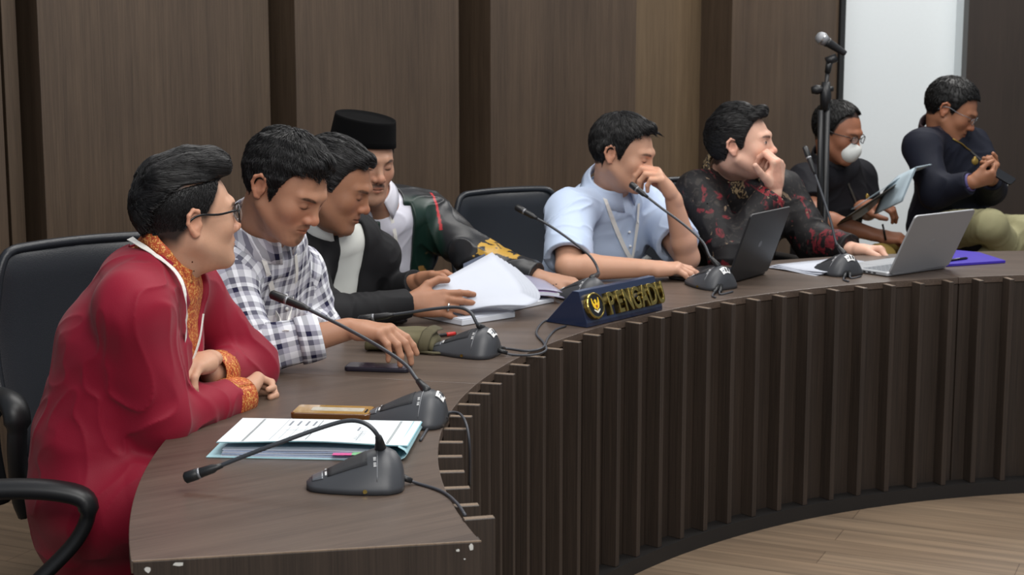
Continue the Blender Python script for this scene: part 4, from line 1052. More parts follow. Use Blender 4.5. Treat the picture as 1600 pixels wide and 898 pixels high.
def hair_object(name, T, o, h, parent, Pinv):
    """hair built in head space, then placed"""
    F = Field(); fw_ = o.get('fw', 1.0); th = o.get('thick', .010); side = o.get('side', .004)
    F.ell((0, -.014, .028), (.0765 * fw_ + side, .097 + th * .7, .088 + th), .01)
    F.ell((0, .008, .040), (.070 * fw_ + side, .074 + side, .074 + th * .8), .02)
    for pr in o.get('tufts', ()): 
        F.path(pr[0], pr[1], pr[2] if len(pr) > 2 else .012)
    edge = o.get('edge', .004)
    def cutf(P): 
        zl = hairline(P, o); return (zl - P[:, 2]) * .7
    F.fn(cutf, k=edge, op='i')
    for bx in o.get('cuts', ()): F.fn(bx, k=.004, op='s')
    # never over the face front below the line; strand ridges
    dr = np.array(o.get('comb', (0, 1, 0)), np.float32); dr /= np.linalg.norm(dr); amp = o.get('ridge', .0009); fr = o.get('rfreq', 420)
    def mod(P, D):
        al = P @ dr; Q = P - al[:, None] * dr * .88
        n = vnoise(Q * fr * .35 + 2 * vnoise(P * 22, 4)[:, None], 1) * .6 + vnoise(Q * fr, 6) * .4
        return D + amp * n + o.get('clump', .0012) * vnoise(Q * 110 + 1.5 * vnoise(P * 30, 3)[:, None], 2) * (P[:, 2] > .0)
    F.mods.append(mod)
    V, Fc = F.mesh(h)
    # individual strands lying on the mass, following the comb direction
    rg = np.random.default_rng(int(o.get('seed', 1))); ns = int(o.get('strands', 5000))
    fi = rg.integers(0, len(Fc), ns); p = V[Fc[fi]].mean(1); p = p + rg.normal(0, h, p.shape).astype(np.float32)
    L_ = o.get('slen', .034) * rg.uniform(.5, 1.2, ns); st = 6; P_ = []; Nn = []; keep = None; lift = rg.uniform(-.0002, o.get('lift', .0035), ns)
    jit = rg.normal(0, o.get('messy', .22), (ns, 3))
    if o.get('flow', 'crown') == 'crown': cr_ = np.array(o.get('crown', (0, -.045, .13)))
    for i in range(st):
        D = F.eval(p); e = .0015; Gd = np.stack([F.eval(p + np.eye(3)[a] * e) - D for a in range(3)], 1) / e; nl = np.linalg.norm(Gd, axis=1, keepdims=True) + 1e-5; nrm = Gd / nl
        tgt = o.get('off', .0006) + lift * (i / (st - 1)) ** 1.5
        p = p + nrm * np.clip(tgt - D, -.003, .003)[:, None]
        if i == 0: keep = (np.abs(D) < .006) & (nrm[:, 2] > -.75)
        P_.append(p.copy()); Nn.append(nrm)
        if o.get('flow', 'crown') == 'crown': d = p - cr_; d = d / (np.linalg.norm(d, axis=1, keepdims=True) + 1e-5) + np.array(o.get('bias', (0, .15, -.15)))
        else: d = np.tile(dr, (ns, 1)) + np.array((0, 0, -.0))
        d = d + jit * .6; d = d - nrm * (d * nrm).sum(1, keepdims=True); d /= np.linalg.norm(d, axis=1, keepdims=True) + 1e-5
        p = p + d * (L_ / (st - 1))[:, None]
    P_ = np.array(P_)[:, keep]; Nn = np.array(Nn)[:, keep]; ns = P_.shape[1]
    tg = np.gradient(P_, axis=0); tg /= np.linalg.norm(tg, axis=2, keepdims=True) + 1e-6; sd = np.cross(tg, Nn); sd /= np.linalg.norm(sd, axis=2, keepdims=True) + 1e-6
    wd_ = o.get('swid', .0009) * np.array([.7, 1, 1, .9, .65, .15])[:, None, None]
    ring = np.stack([P_ + sd * wd_, P_ + Nn * wd_ * .9, P_ - sd * wd_], 2)          # st, ns, 3, 3
    SV = ring.transpose(1, 0, 2, 3).reshape(-1, 3).astype(np.float32)
    b0 = (np.arange(ns) * st * 3)[:, None, None, None] + len(V); i0 = (np.arange(st - 1) * 3)[None, :, None, None]; q = np.array([[0, 1, 4, 3], [1, 2, 5, 4], [2, 0, 3, 5]])[None, None]
    SF = (b0 + i0 + q).reshape(-1, 4)
    nv = len(V); V = np.concatenate([V, SV]); Fc = np.concatenate([Fc, SF])
    nz = vnoise(V * 300, 1); nz[nv:] = np.repeat(rg.uniform(-1, 1.6, ns), st * 3)
    col = np.tile(o.get('hcol', lin(17, 16, 17)), (len(V), 1)) * (1 + .45 * nz)[:, None]
    if o.get('grey', 0):
        g = (smooth01((vnoise((V - (V @ dr)[:, None] * dr * .9) * 300, 9) - .45) / .2) * o['grey'])[:, None]; col = col * (1 - g) + lin(90, 90, 92) * g
    W = V @ np.array(T, np.float32)[:3, :3].T + np.array(T, np.float32)[:3, 3]
    W = W @ np.array(Pinv, np.float32)[:3, :3].T + np.array(Pinv, np.float32)[:3, 3]
    return link_mesh(name, build_mesh(name, W, Fc, np.clip(col, .004, 1)), M['hair'], parent)

def add_hand(F, wrist, d, n, side, curls=((10, 15, 10),) * 4, spread=6, thumb=(.55, .75, .35), s=1.05, tw=None, tcurl=(20, 25), label=5):
    """d wrist->knuckles, n the way the palm faces, side +1 right hand / -1 left hand. thumb: mix of (sideways, forward, palmwards)"""
    F.T = None
    d = Vector(d).normalized(); n = Vector(n); n = (n - d * n.dot(d)).normalized(); t = d.cross(n) * side
    W = Vector(wrist)
    offs = [.0265, .0090, -.0090, -.0250]; fwd = [.088, .091, .085, .075]
    lens = [(.043, .025, .020), (.047, .029, .021), (.043, .027, .021), (.034, .020, .018)]
    F.cap(W - d * .01 * s, W + d * .03 * s, .0270 * s, .029 * s, .012, flat=(n, .72), label=label)
    for i in range(4):
        mc = W + (t * offs[i] + d * fwd[i]) * s + n * (-.002 if i in (1, 2) else .001) * s
        F.cap(W + (t * offs[i] * .62 + d * .018) * s, mc, .0140 * s, .0118 * s, .014, label=label)
    F.cap(W + (t * .020 + d * .022 + n * .008) * s, W + (t * .030 + d * .050 + n * .012) * s, .0155 * s, .0125 * s, .016, label=label)
    F.cap(W + (-t * .020 + d * .025 + n * .008) * s, W + (-t * .022 + d * .060 + n * .007) * s, .0130 * s, .0110 * s, .016, label=label)
    tips = []
    for i in range(4):
        p = W + (t * offs[i] + d * fwd[i]) * s; sp = math.radians(spread * (1.5 - i) / 1.5) if not isinstance(spread, (tuple, list)) else math.radians(spread[i]); base = (d * math.cos(sp) + t * math.sin(sp)).normalized()
        ang = 0; r = [.0102, .0092, .0084, .0072]; r = [q * (.88 if i == 3 else 1) * s for q in r]
        for k in range(3):
            ang += math.radians(curls[i][k]); q = p + (base * math.cos(ang) + n * math.sin(ang)) * lens[i][k] * s
            F.cap(p, q, r[k], r[k + 1], .007 if k == 0 else .0025, label=label + 1); 
            if k: F.sph(p, r[k] * 1.05, .002, label=label + 1)
            p = q
        tips.append(p)
    b = W + (t * .024 + d * .022 + n * .006) * s
    td = (t * thumb[0] + d * thumb[1] + n * thumb[2]).normalized()
    p1 = b + td * .040 * s; F.cap(b, p1, .0150 * s, .0125 * s, .012, label=label)
    ax_ = td.cross(d + n * .5).normalized() if (td.cross(d + n * .5)).length > .05 else td.cross(n).normalized()
    d2 = Matrix.Rotation(math.radians(tcurl[0]), 3, ax_) @ td; p2 = p1 + d2 * .034 * s; F.cap(p1, p2, .0118 * s, .0108 * s, .004, label=label + 1)
    d3 = Matrix.Rotation(math.radians(tcurl[1]), 3, ax_) @ d2; p3 = p2 + d3 * .026 * s; F.cap(p2, p3, .0110 * s, .0088 * s, .0025, label=label + 1)
    return tips, p3

class Figure:
    """joints are world points; everything is stored relative to an Empty under the pelvis"""
    def __init__(s, label, J, head, tone, opts, h=.003, group=None):
        s.J = {k: Vector(v) for k, v in J.items()}; J = s.J; s.h = h; s.tone = tone; s.o = opts
        loc = Vector((J['pel'].x, J['pel'].y, 0)); s.root = thing('person', label, 'person', loc)
        s.Pinv = Matrix.Translation(-loc); s.T = head_T(*head); s.lat = (J['RS'] - J['LS']).normalized()
        up = (J['nb'] - J['che']).normalized(); s.up = up
        s.fwd = -(s.lat.cross(up)).normalized()
        if s.fwd.dot(s.T.to_3x3() @ Vector((0, 1, 0))) < 0: s.fwd = -s.fwd
        s.bs = opts.get('bs', 1.0)
        s.trx = [q * s.bs for q in opts.get('trx', (.165, .150, .170, .150))]; s.tryy = [q * s.bs for q in opts.get('try', (.125, .112, .118, .085))]
        s.sp = [J['pel'], J['wai'], J['che'], J['che'].lerp(J['nb'], .72)]
        s.body = Field(); s.body.torso(s.sp, s.trx, s.tryy, s.lat, label=4)
        for S_, E_, W_ in (('RS', 'RE', 'RW'), ('LS', 'LE', 'LW')):
            c = s.sp[3].lerp(J['nb'], .3)
            s.body.cap(c, J[S_], .050, .050, .03, label=4)
            s.body.cap(J[S_], J[E_], .048 * s.bs, .040 * s.bs, .02, label=4)
            m = J[E_].lerp(J[W_], .28)
            s.body.cap(J[E_], m, .038 * s.bs, .0415 * s.bs, .012, label=4); s.body.cap(m, J[W_], .0405 * s.bs, .0265 * s.bs, .012, label=4, flat=None)
        add_head(s.body, s.T, J['nb'], opts)
        s.legs()
    def legs(s):
        J = s.J
        for sg, K, A in ((1, 'RK', 'RA'), (-1, 'LK', 'LA')):
            hip = J['pel'] + s.lat * sg * .085 + Vector((0, 0, -.02))
            s.body.cap(hip, J[K], .075, .052, .03, label=4); s.body.cap(J[K], J[A], .050, .035, .02, label=4)
    def place(s, name, F, mat, h=None, paint=None, uv=False, sm=0, parent=None, flip=False):
        V, Q = F.mesh(h or s.h)
        if sm: V = relax(V, Q, sm)
        uvs = None; col = None
        if uv or (paint is not None and getattr(paint, 'wants_label', False)):
            _, Lb = F.eval(V, lab=True)
        if uv:
            fl = Lb[Q[:, 0]]; uvs = np.zeros((len(Q), 4, 2), np.float32)
            for l in np.unique(fl):
                mk = fl == l; p = F.p[l]
                if p.uvf is not None: uvs[mk] = p.uvf(V[Q[mk].ravel()]).reshape(-1, 4, 2) + (l % 5) * .013
        if paint is not None: col = paint(V, Lb) if getattr(paint, 'wants_label', False) else paint(V)
        W = V + np.array(s.Pinv.translation, np.float32)
        return link_mesh(name, build_mesh(name, W, Q, col, uvs), mat, parent or s.root)
    def chest_frame(s):
        """origin on the spine at the chest: lateral (his right), forward, up"""
        return s.J['che'], s.lat, s.fwd, s.up
    def on_surface(s, F, lat, up, start=.35, off=.0025, origin=None, dirv=None):
        """point on field F in front of the chest at (lateral, up)"""
        o_, l_, f_, u_ = s.chest_frame(); p = (origin or o_) + l_ * lat + u_ * up; dv = dirv or f_
        t = np.linspace(start, -.05, 400); P = np.array([V3(p + dv * float(q)) for q in t]); D = F.eval(P); i = np.argmax(D < off)
        if D[i] >= off: i = len(t) // 2
        return p + dv * float(t[i])
    def hit(s, F, u, v, off=.004, y0=None):
        """where the sight line of (u, v) first meets field F"""
        d = (at(u, v, 5) - cam.location).normalized(); t = (y0 or s.J['che'].y - .7) / d.y
        for _ in range(90):
            p = cam.location + d * t; D = float(F.eval(np.array([V3(p)]))[0])
            if D < off: break
            t += max(.001, (D - off) * .7)
        return cam.location + d * t
    def ribbon(s, name, F, pts, width, mat, parent=None, off=.004, th=.0012):
        """pts: (lateral, up) list or world Vectors; ribbon laid on surface"""
        W = [q if isinstance(q, Vector) else (s.hit(F, q[0], q[1], off) if abs(q[0]) > 5 else s.on_surface(F, q[0], q[1], off=off)) for q in pts]
        W = spline(W, 5); g = []
        for i, p in enumerate(W):
            t = (W[min(i + 1, len(W) - 1)] - W[max(i - 1, 0)]).normalized()
            e = .004; P = np.array([V3(p + Vector(a) * e) for a in ((1, 0, 0), (-1, 0, 0), (0, 1, 0), (0, -1, 0), (0, 0, 1), (0, 0, -1))]); D = F.eval(P)
            nrm = Vector((D[0] - D[1], D[2] - D[3], D[4] - D[5]))
            if nrm.length < 1e-6: nrm = s.fwd.copy()
            nrm.normalize(); sd = t.cross(nrm).normalized() * width / 2
            g.append([s.Pinv @ (p + sd), s.Pinv @ (p - sd)])
        bm = bmesh.new(); sheet(bm, g, th); return obj(name, bm, mat, parent or s.root, smooth=False)
    def hair(s, **kw):
        s.o.update(kw); return hair_object('hair', s.T, s.o, kw.get('hh', s.h * .8), s.root, s.Pinv)
    def skin(s, h=None):
        return s.place('body', s.body, M['skin'], h=h, paint=lambda V: face_paint(V, s.T, s.tone, s.o))
    def garment(s, grow=.014, sleeve=(.064, .056, .040), sl_to=(1.0, 1.0), hem=None, arms='RL', cutw=.96, k=.05):
        """torso and sleeves; sl_to: how far down each arm the sleeve reaches (0..1 upper arm, 1..2 forearm)"""
        J = s.J; F = Field(); F.torso(s.sp, s.trx, s.tryy, s.lat, label=0, grow=grow)
        for n_, (S_, E_, W_) in zip('RL', (('RS', 'RE', 'RW'), ('LS', 'LE', 'LW'))):
            c = s.sp[3].lerp(J['nb'], .3)
            F.cap(c, J[S_] if sl_to['RL'.index(n_)] > 0 else c.lerp(J[S_], .7), .052 + grow * .7, .050 + grow * (.9 if sl_to['RL'.index(n_)] > 0 else .3), .045, label=0)
            to = sl_to['RL'.index(n_)]
            if to <= 0: continue
            r0, r1, r2 = [q * s.bs for q in sleeve]
            if to <= 1: e = J[S_].lerp(J[E_], to); F.cap(J[S_], e, r0, r0 + (r1 - r0) * to, k, label=1, cut=1.0)
            else:
                F.cap(J[S_], J[E_], r0, r1, k, label=1); e = J[E_].lerp(J[W_], to - 1); F.cap(J[E_], e, r1 * .98, r1 + (r2 - r1) * (to - 1), k * .6, label=2, cut=1.0)
        return F
    def neck_hole(s, F, r=.064, extra=0):
        a = s.T @ Vector((0, -.02, -.02)); b = s.J['nb'] - (a - s.J['nb']).normalized() * extra
        F.cap(b, a, r, r * .95, .006, 's')
    def trousers(s, col, h=.006, shoes=True, hw=1.0):
        J = s.J; F = Field(); F.torso([J['pel'] - Vector((0, 0, .02)), J['pel'].lerp(J['wai'], .7)], [.178 * s.bs * hw, .165 * s.bs * hw], [.138 * s.bs * hw, .125 * s.bs * hw], s.lat, label=0)
        for sg, K, A in ((1, 'RK', 'RA'), (-1, 'LK', 'LA')):
            hip = J['pel'] + s.lat * sg * .085 + Vector((0, 0, -.02)); F.cap(hip, J[K], .092 * hw, .066, .03, label=1); F.cap(J[K], J[A], .064, .058, .02, label=2)
        F.mods.append(lambda P, D: D - .004 * folds(P, 18, 3))
        o = s.place('trousers', F, M['cloth'], h=h, paint=lambda V: np.tile(col, (len(V), 1)))
        if shoes:
            for K, A in (('RK', 'RA'), ('LK', 'LA')):
                G = Field(); f = s.fwd.copy(); f.z = 0; f.normalize(); a = J[A].copy(); a.z = .035; G.cap(a - f * .05, a + f * .02, .034, .036, .02); a2 = a + f * .16; a2.z = .026; G.cap(a + f * .02, a2, .038, .026, .02); G.fn(lambda P: .002 - P[:, 2], k=.002, op='i')
                s.place('shoe', G, M['black_gloss'], h=.005)
        return o
    def collar(s, F, col_mat, r0=.076, gap=26, stand=.028, flap=.040, point=.03, tilt=None, off=(0, 0, 0), name='collar', dip=.010, uvscale=None, open_=0.0, parent=None, flare=1.22):
        """shirt collar: stand + folded flap with two points"""
        J = s.J; o_ = J['nb'] + s.lat * off[0] + s.fwd * off[1] + s.up * off[2]
        o_ = o_ + ((s.T @ Vector((0, -.03, -.06))) - J['nb']).normalized() * s.o.get('cup', .045)
        ax = (s.T @ Vector((0, -.03, -.06)) - J['nb']).normalized()
        tilt = s.o.get('ctilt', .5) if tilt is None else tilt
        if tilt is not None: ax = (s.up * (1 - tilt) + ax * tilt).normalized()
        f = (s.fwd - ax * s.fwd.dot(ax)).normalized(); l = f.cross(ax)   # l: his right
        g = []; n = 44
        for i in range(n + 1):
            th = math.radians(gap + (360 - 2 * gap) * i / n); fr = max(0, math.cos(th)); c, sn = math.cos(th), math.sin(th)
            fe = abs(2 * i / n - 1)
            ln = flap + point * fe ** 5; dn = fr * dip + open_ * fr
            R = lambda r: (f * c * r * 1.0 + l * sn * r * 1.0)
            row = [o_ + R(r0 * 1.02) + ax * (-.012 - dn), o_ + R(r0 * .99) + ax * (stand * .4 - dn), o_ + R(r0 * .97) + ax * (stand - dn), o_ + R(r0 * 1.0) + ax * (stand + .004 - dn), o_ + R(r0 * 1.06) + ax * (stand - .004 - dn),
                   o_ + R(r0 * (1.06 + (flare - 1.06) * .5)) + ax * (stand - ln * .5 - dn), o_ + R(r0 * flare) + ax * (stand - ln - dn)]
            # keep the flap on top of the shirt
            for q in (5, 6):
                p = row[q]; d_ = float(F.eval(np.array([V3(p)]))[0]); 
                if d_ < .004: row[q] = p + (f * c + l * sn + ax * .8).normalized() * (.004 - d_)
            g.append([s.Pinv @ p for p in row])
        bm = bmesh.new(); sheet(bm, g, .0022)
        uvl = bm.loops.layers.uv.new('UVMap')
        for fc in bm.faces:
            for lp in fc.loops: 
                q = lp.vert.co; lp[uvl].uv = (math.atan2(q.dot(l), q.dot(f)) * .07 if False else q.dot(l), q.dot(ax) + q.dot(f))
        return obj(name, bm, col_mat, parent or s.root, smooth=True)
    def band(s, name, a, b, ra, rb, mat, th=.003, parent=None, wob=0, flat=None):
        """cuff: short open tube round a limb from a to b"""
        a, b = Vector(a), Vector(b); t = (b - a).normalized(); x = t.orthogonal().normalized(); y = t.cross(x); g = []; n = 28
        for i in range(n + 1):
            th_ = 2 * PI * i / n; e = x * math.cos(th_) + y * math.sin(th_); wv = 1 + wob * math.sin(3 * th_)
            g.append([s.Pinv @ (a.lerp(b, q) + e * ((ra + (rb - ra) * q) * wv + bump_)) for q, bump_ in ((0, 0), (.2, .0015), (.5, .002), (.8, .0015), (1, 0))])
        bm = bmesh.new(); sheet(bm, g, th); bmesh.ops.remove_doubles(bm, verts=bm.verts, dist=1e-5)
        uvl = bm.loops.layers.uv.new('UVMap'); al = s.Pinv @ a
        for fc in bm.faces:
            for lp in fc.loops: q = lp.vert.co - al; lp[uvl].uv = ((q.dot(x) + q.dot(y) * .6) if False else q.z * 1.0 + q.dot(y) * .3, q.dot(t))
        return obj(name, bm, mat, parent or s.root, smooth=True)
    def lens(s):
        J = s.J; r = lambda a, b: round((J[a] - J[b]).length, 3)
        print('LEN', s.root['label'][:40], 'upR', r('RS', 'RE'), 'foR', r('RE', 'RW'), 'upL', r('LS', 'LE'), 'foL', r('LE', 'LW'), 'sh', r('RS', 'LS'), 'spine', r('pel', 'nb'), 'neck', round((s.T.translation - J['nb']).length, 3))
def grow_noise(F, amp, freq=20, seed=0, near=None):
    """cloth creases; near = [(point, radius, extra)]"""
    def mod(P, D):
        a = np.full(len(P), amp, np.float32)
        for p, r, e in (near or ()): a = a + e * np.exp(-((P - V3(p)) ** 2).sum(1) / r ** 2)
        return D - a * (folds(P, freq, seed) - .25)
    F.mods.append(mod)
def const(c): return lambda V: np.tile(c, (len(V), 1))

# ---------------------------------------------------------------- patterned cloth
def plaid_mat():
    m, nt, b = new_mat('plaid_cotton')
    uv = N(nt, 'ShaderNodeUVMap'); sp = N(nt, 'ShaderNodeSeparateXYZ'); nt.links.new(uv.outputs[0], sp.inputs[0]); outs = []
    for ch, ph in (('X', .1), ('Y', .35)):
        a = N(nt, 'ShaderNodeMath', operation='MULTIPLY_ADD'); a.inputs[1].default_value = 1 / .072; a.inputs[2].default_value = 10 + ph; nt.links.new(sp.outputs[ch], a.inputs[0])
        f = N(nt, 'ShaderNodeMath', operation='FRACT'); nt.links.new(a.outputs[0], f.inputs[0])
        cr = N(nt, 'ShaderNodeValToRGB'); cr.color_ramp.interpolation = 'CONSTANT'; el = cr.color_ramp.elements
        el[0].position = 0; el[0].color = srgb(236, 238, 244); el[1].position = .26; el[1].color = srgb(128, 128, 142)
        for p_, c_ in ((.48, (236, 238, 244)), (.62, (34, 34, 62)), (.80, (176, 176, 190))): e = el.new(p_); e.color = srgb(*c_)
        nt.links.new(f.outputs[0], cr.inputs[0]); outs.append(cr)
    mx = N(nt, 'ShaderNodeMix', data_type='RGBA'); mx.inputs[0].default_value = .5; nt.links.new(outs[0].outputs[0], mx.inputs[6]); nt.links.new(outs[1].outputs[0], mx.inputs[7]); nt.links.new(mx.outputs[2], b.inputs['Base Color'])
    b.inputs['Roughness'].default_value = .8; b.inputs['Specular IOR Level'].default_value = .2
    return m
M['plaid'] = plaid_mat()
def blotch_mat(name, base, layers, rough=.7, sheen=0):
    """layers: (colour, noise scale, threshold, softness, stretch, seed)"""
    m, nt, b = new_mat(name); tc = N(nt, 'ShaderNodeTexCoord'); cur = None
    for c, sc, thr, so, st, sd in layers:
        mp = N(nt, 'ShaderNodeMapping'); mp.inputs['Scale'].default_value = st; mp.inputs['Location'].default_value = (sd, sd * 1.3, sd * .7); nt.links.new(tc.outputs['Object'], mp.inputs[0])
        n = N(nt, 'ShaderNodeTexNoise'); n.inputs['Scale'].default_value = sc; n.inputs['Detail'].default_value = 3; n.inputs['Distortion'].default_value = 1.2; nt.links.new(mp.outputs[0], n.inputs['Vector'])
        mr = N(nt, 'ShaderNodeMapRange'); mr.inputs['From Min'].default_value = thr; mr.inputs['From Max'].default_value = thr + so; nt.links.new(n.outputs['Fac'], mr.inputs[0])
        mx = N(nt, 'ShaderNodeMix', data_type='RGBA'); nt.links.new(mr.outputs[0], mx.inputs[0])
        if cur is None: mx.inputs[6].default_value = base
        else: nt.links.new(cur, mx.inputs[6])
        mx.inputs[7].default_value = c; cur = mx.outputs[2]
    nt.links.new(cur, b.inputs['Base Color']); b.inputs['Roughness'].default_value = rough; b.inputs['Sheen Weight'].default_value = sheen; b.inputs['Specular IOR Level'].default_value = .3
    return m
M['brocade'] = blotch_mat('orange_gold_brocade', srgb(178, 78, 44), [(srgb(222, 166, 92), 190, .53, .04, (1, 1, 1), 0), (srgb(150, 62, 38), 60, .60, .05, (1, 1, 1), 4)], rough=.5)
M['lanyard'] = plain('white_lanyard', srgb(238, 236, 230), rough=.7, bscale=500, var=.03)
def sleeve_len(f): f.lens()
def wristband(f, name, hand, mat, r=.029): pass

# ================================================================ man in crimson jacket
J = dict(pel=at(158, 765, 3.47), wai=at(162, 680, 3.47), che=at(205, 540, 3.49), nb=at(252, 412, 3.50),
         RS=at(208, 480, 3.30), RE=at(252, 652, 3.36), RW=at(372, 621, 3.60), LS=at(292, 455, 3.70), LE=at(392, 572, 3.82), LW=at(332, 582, 3.60),
         RK=(-.52, 3.30, .56), LK=(-.48, 3.62, .56), RA=(-.56, 3.28, .12), LA=(-.52, 3.62, .12))
red = Figure('person in a crimson jacket with black glasses and slicked hair, arms folded on the desk', J,
             (at(291, 337, 3.50), 31, -3, 0, 1.03), lin(196, 152, 126), dict(bs=1.05, stubble=.10, moustache=.2, eyes='open', nose=1.0, neck=1.0, gaze=.002, cup=.022, part=((-.05, -.02, .06, .10), (.062, .072, .078, .08)), trx=(.145, .145, .170, .150),
             line=((-.13, -.060), (-.080, -.056), (-.045, -.050), (-.030, -.034), (-.018, .000), (-.004, .010), (.006, -.002), (.014, -.006), (.022, .004), (.034, .024), (.048, .048), (.058, .066), (.075, .080), (.11, .082)), fade=.040, rootdark=.97), h=.0024)
dR = (J['RW'] - J['RE']).normalized()
add_hand(red.body, J['RW'] + dR * .010, (.16, 1, .10), (.75, -.1, -.5), 1, curls=((55, 80, 40), (60, 85, 45), (62, 85, 45), (65, 85, 45)), spread=3, thumb=(.5, .8, .3), tcurl=(30, 30))
add_hand(red.body, at(324, 562, 3.535), (-.34, -1, .02), (.1, .1, -1), -1, curls=((28, 48, 30), (30, 50, 30), (30, 50, 30), (32, 50, 30)), spread=4, thumb=(.2, .9, .3))
red.skin()
F = red.garment(grow=.020, sleeve=(.067, .057, .042), sl_to=(1.90, 1.90))
F.cap(J['pel'] + Vector((0, 0, .02)), J['pel'] + Vector((.0, 0, -.08)), .13, .145, .05); F.cap(J['pel'] + Vector((.03, -.10, .0)), J['pel'] + Vector((.12, -.11, .02)), .115, .100, .04)
red.neck_hole(F, .078)
o_, l_, f_, u_ = red.chest_frame()
def opening(P, o_=V3(o_), l_=V3(l_), f_=V3(f_), u_=V3(u_)):
    q = P - o_; a = q @ l_; b = q @ f_; c = q @ u_
    return np.maximum(np.abs(a) - (.020 + .30 * np.clip(c + .02, 0, .3)), .045 - b)
F.cut_torso(opening, .006)
grow_noise(F, .0035, 16, 2, near=((J['RE'] + Vector((0, 0, .03)), .08, .009), (J['LE'], .08, .009), (J['wai'], .12, .007), (J['RS'], .08, .004)))
red.place('jacket', F, M['velvet'], paint=const(lin(140, 18, 44)), h=.003, sm=1)
G = red.garment(grow=.010, sl_to=(0, 0)); red.neck_hole(G, .064); grow_noise(G, .002, 20)
red.place('shirt', G, M['brocade'], h=.004)
red.collar(G, M['brocade'], tilt=1, dip=.03, r0=.068, gap=24, stand=.052, flap=.026, point=.014, flare=1.12)
red.ribbon('lanyard', F, [at(203, 372, 3.44), at(240, 396, 3.40), at(275, 425, 3.37), at(290, 462, 3.36), at(291, 520, 3.40), at(287, 565, 3.44)], .016, M['lanyard'], off=.004)
red.ribbon('lanyard', G, [at(318, 490, 3.48), at(312, 530, 3.47), at(300, 565, 3.46), at(288, 585, 3.45)], .010, M['lanyard'], off=.006)
for n_, a, b in (('cuff', J['RE'].lerp(J['RW'], .82), J['RE'].lerp(J['RW'], 1.06)), ('cuff', J['LE'].lerp(J['LW'], .80), J['LE'].lerp(J['LW'], 1.08))):
    red.band(n_, a, b, .047, .042, M['brocade'])
red.trousers(lin(22, 21, 24), shoes=True, hw=.88)
TT = [([(0, .070, .086), (0, .078, .098), (0, .060, .108), (0, .01, .112), (0, -.05, .098)], [.014, .019, .022, .022, .026], .03),
      ([(.03, .064, .084), (.034, .070, .096), (.032, .045, .103), (.034, .0, .102), (.034, -.06, .085)], [.012, .016, .019, .021, .024], .02),
      ([(-.03, .064, .082), (-.034, .066, .094), (-.034, .045, .101), (-.034, .0, .100), (-.034, -.06, .084)], [.012, .016, .018, .020, .024], .02)]
def part_side(P):
    x, y, z = P.T; lo = np.interp(y, (-.11, -.10, -.085, -.05, -.02, .06, .10), (-.07, -.05, .030, .062, .072, .078, .08))
    return np.maximum(z - lo, .040 - np.abs(x) - 3 * np.clip(-.08 - y, 0, 1))
red.hair(flow='back', strands=9000, slen=.045, messy=.08, lift=.0012, swid=.0008, tufts=TT, thick=.008, side=.003, ridge=.0010, rfreq=360, comb=(.25, -1, .2), cuts=(part_side,), hh=.0018, clump=.0020)
so = dict(red.o); so.update(tufts=(), cuts=(lambda P: np.interp(P[:, 1], (-.11, -.10, -.085, -.05, -.02, .06, .10), (-.07, -.05, .030, .058, .067, .073, .075)) - P[:, 2],), thick=.0006, side=.0012, off=.0006, strands=14000, slen=.008, lift=.0012, messy=.25, swid=.0007, comb=(0, -.5, -1), flow='flat', ridge=0, clump=0, edge=.002,
          line=((-.13, -.050), (-.080, -.044), (-.045, -.036), (-.030, -.018), (-.018, .012), (-.004, .022), (.006, .012), (.014, .010), (.022, .018), (.034, .036), (.046, .056), (.056, .070), (.11, .09)))
hair_object('side_hair', red.T, so, .0022, red.root, red.Pinv)
# glasses
gl = Field()
def glasses(f, mat, rx=.0235, rz=.0195, y=.103, z=-.002, thick=.0022):
    T = f.Pinv @ f.T; bm = bmesh.new()
    for s in (-1, 1):
        pts = [T @ Vector((s * .033 + rx * math.cos(a) * (1 - .0 * s), y - .010 * abs(math.cos(a) * rx + 0) / rx * (1 if s * math.cos(a) > 0 else .2), z + rz * math.sin(a))) for a in np.linspace(0, 2 * PI, 29)]
        tube(bm, pts, thick, 8, caps=False)
    tube(bm, [T @ Vector((-.0105, y, z + .005)), T @ Vector((0, y + .004, z + .008)), T @ Vector((.0105, y, z + .005))], thick, 8)
    g = obj('glasses', bm, mat, f.root, smooth=True)
    for s in (-1, 1):
        bm = bmesh.new(); tube(bm, spline([T @ Vector(p) for p in ((s * .056, y - .012, z + .008), (s * .072, y - .03, z + .010), (s * .080, .04, .006), (s * .0865, .0, .010), (s * .087, -.022, .002), (s * .083, -.036, -.016))], 4), thick * .95, 8, flat=(.7, 1.2)); obj('temple_arm', bm, mat, g, smooth=True)
        bm = bmesh.new(); grd = []
        c = Vector((s * .033, y - .003, z)); vs = [bm.verts.new(T @ (c + Vector((rx * .93 * math.cos(a), 0, rz * .93 * math.sin(a))))) for a in np.linspace(0, 2 * PI, 24, endpoint=False)]
        vb = [bm.verts.new(T @ (c + Vector((rx * .93 * math.cos(a), -.0015, rz * .93 * math.sin(a))))) for a in np.linspace(0, 2 * PI, 24, endpoint=False)]
        bm.faces.new(vs); bm.faces.new(vb[::-1])
        for k in range(24): bm.faces.new((vs[k], vs[(k + 1) % 24], vb[(k + 1) % 24], vb[k]))
        obj('lens', bm, M['lens_glass'], g)
M['lens_glass'] = plain('spectacle_glass', (1, 1, 1, 1), rough=.03, var=0, alpha=.12, spec=.6)
glasses(red, M['black_gloss'])

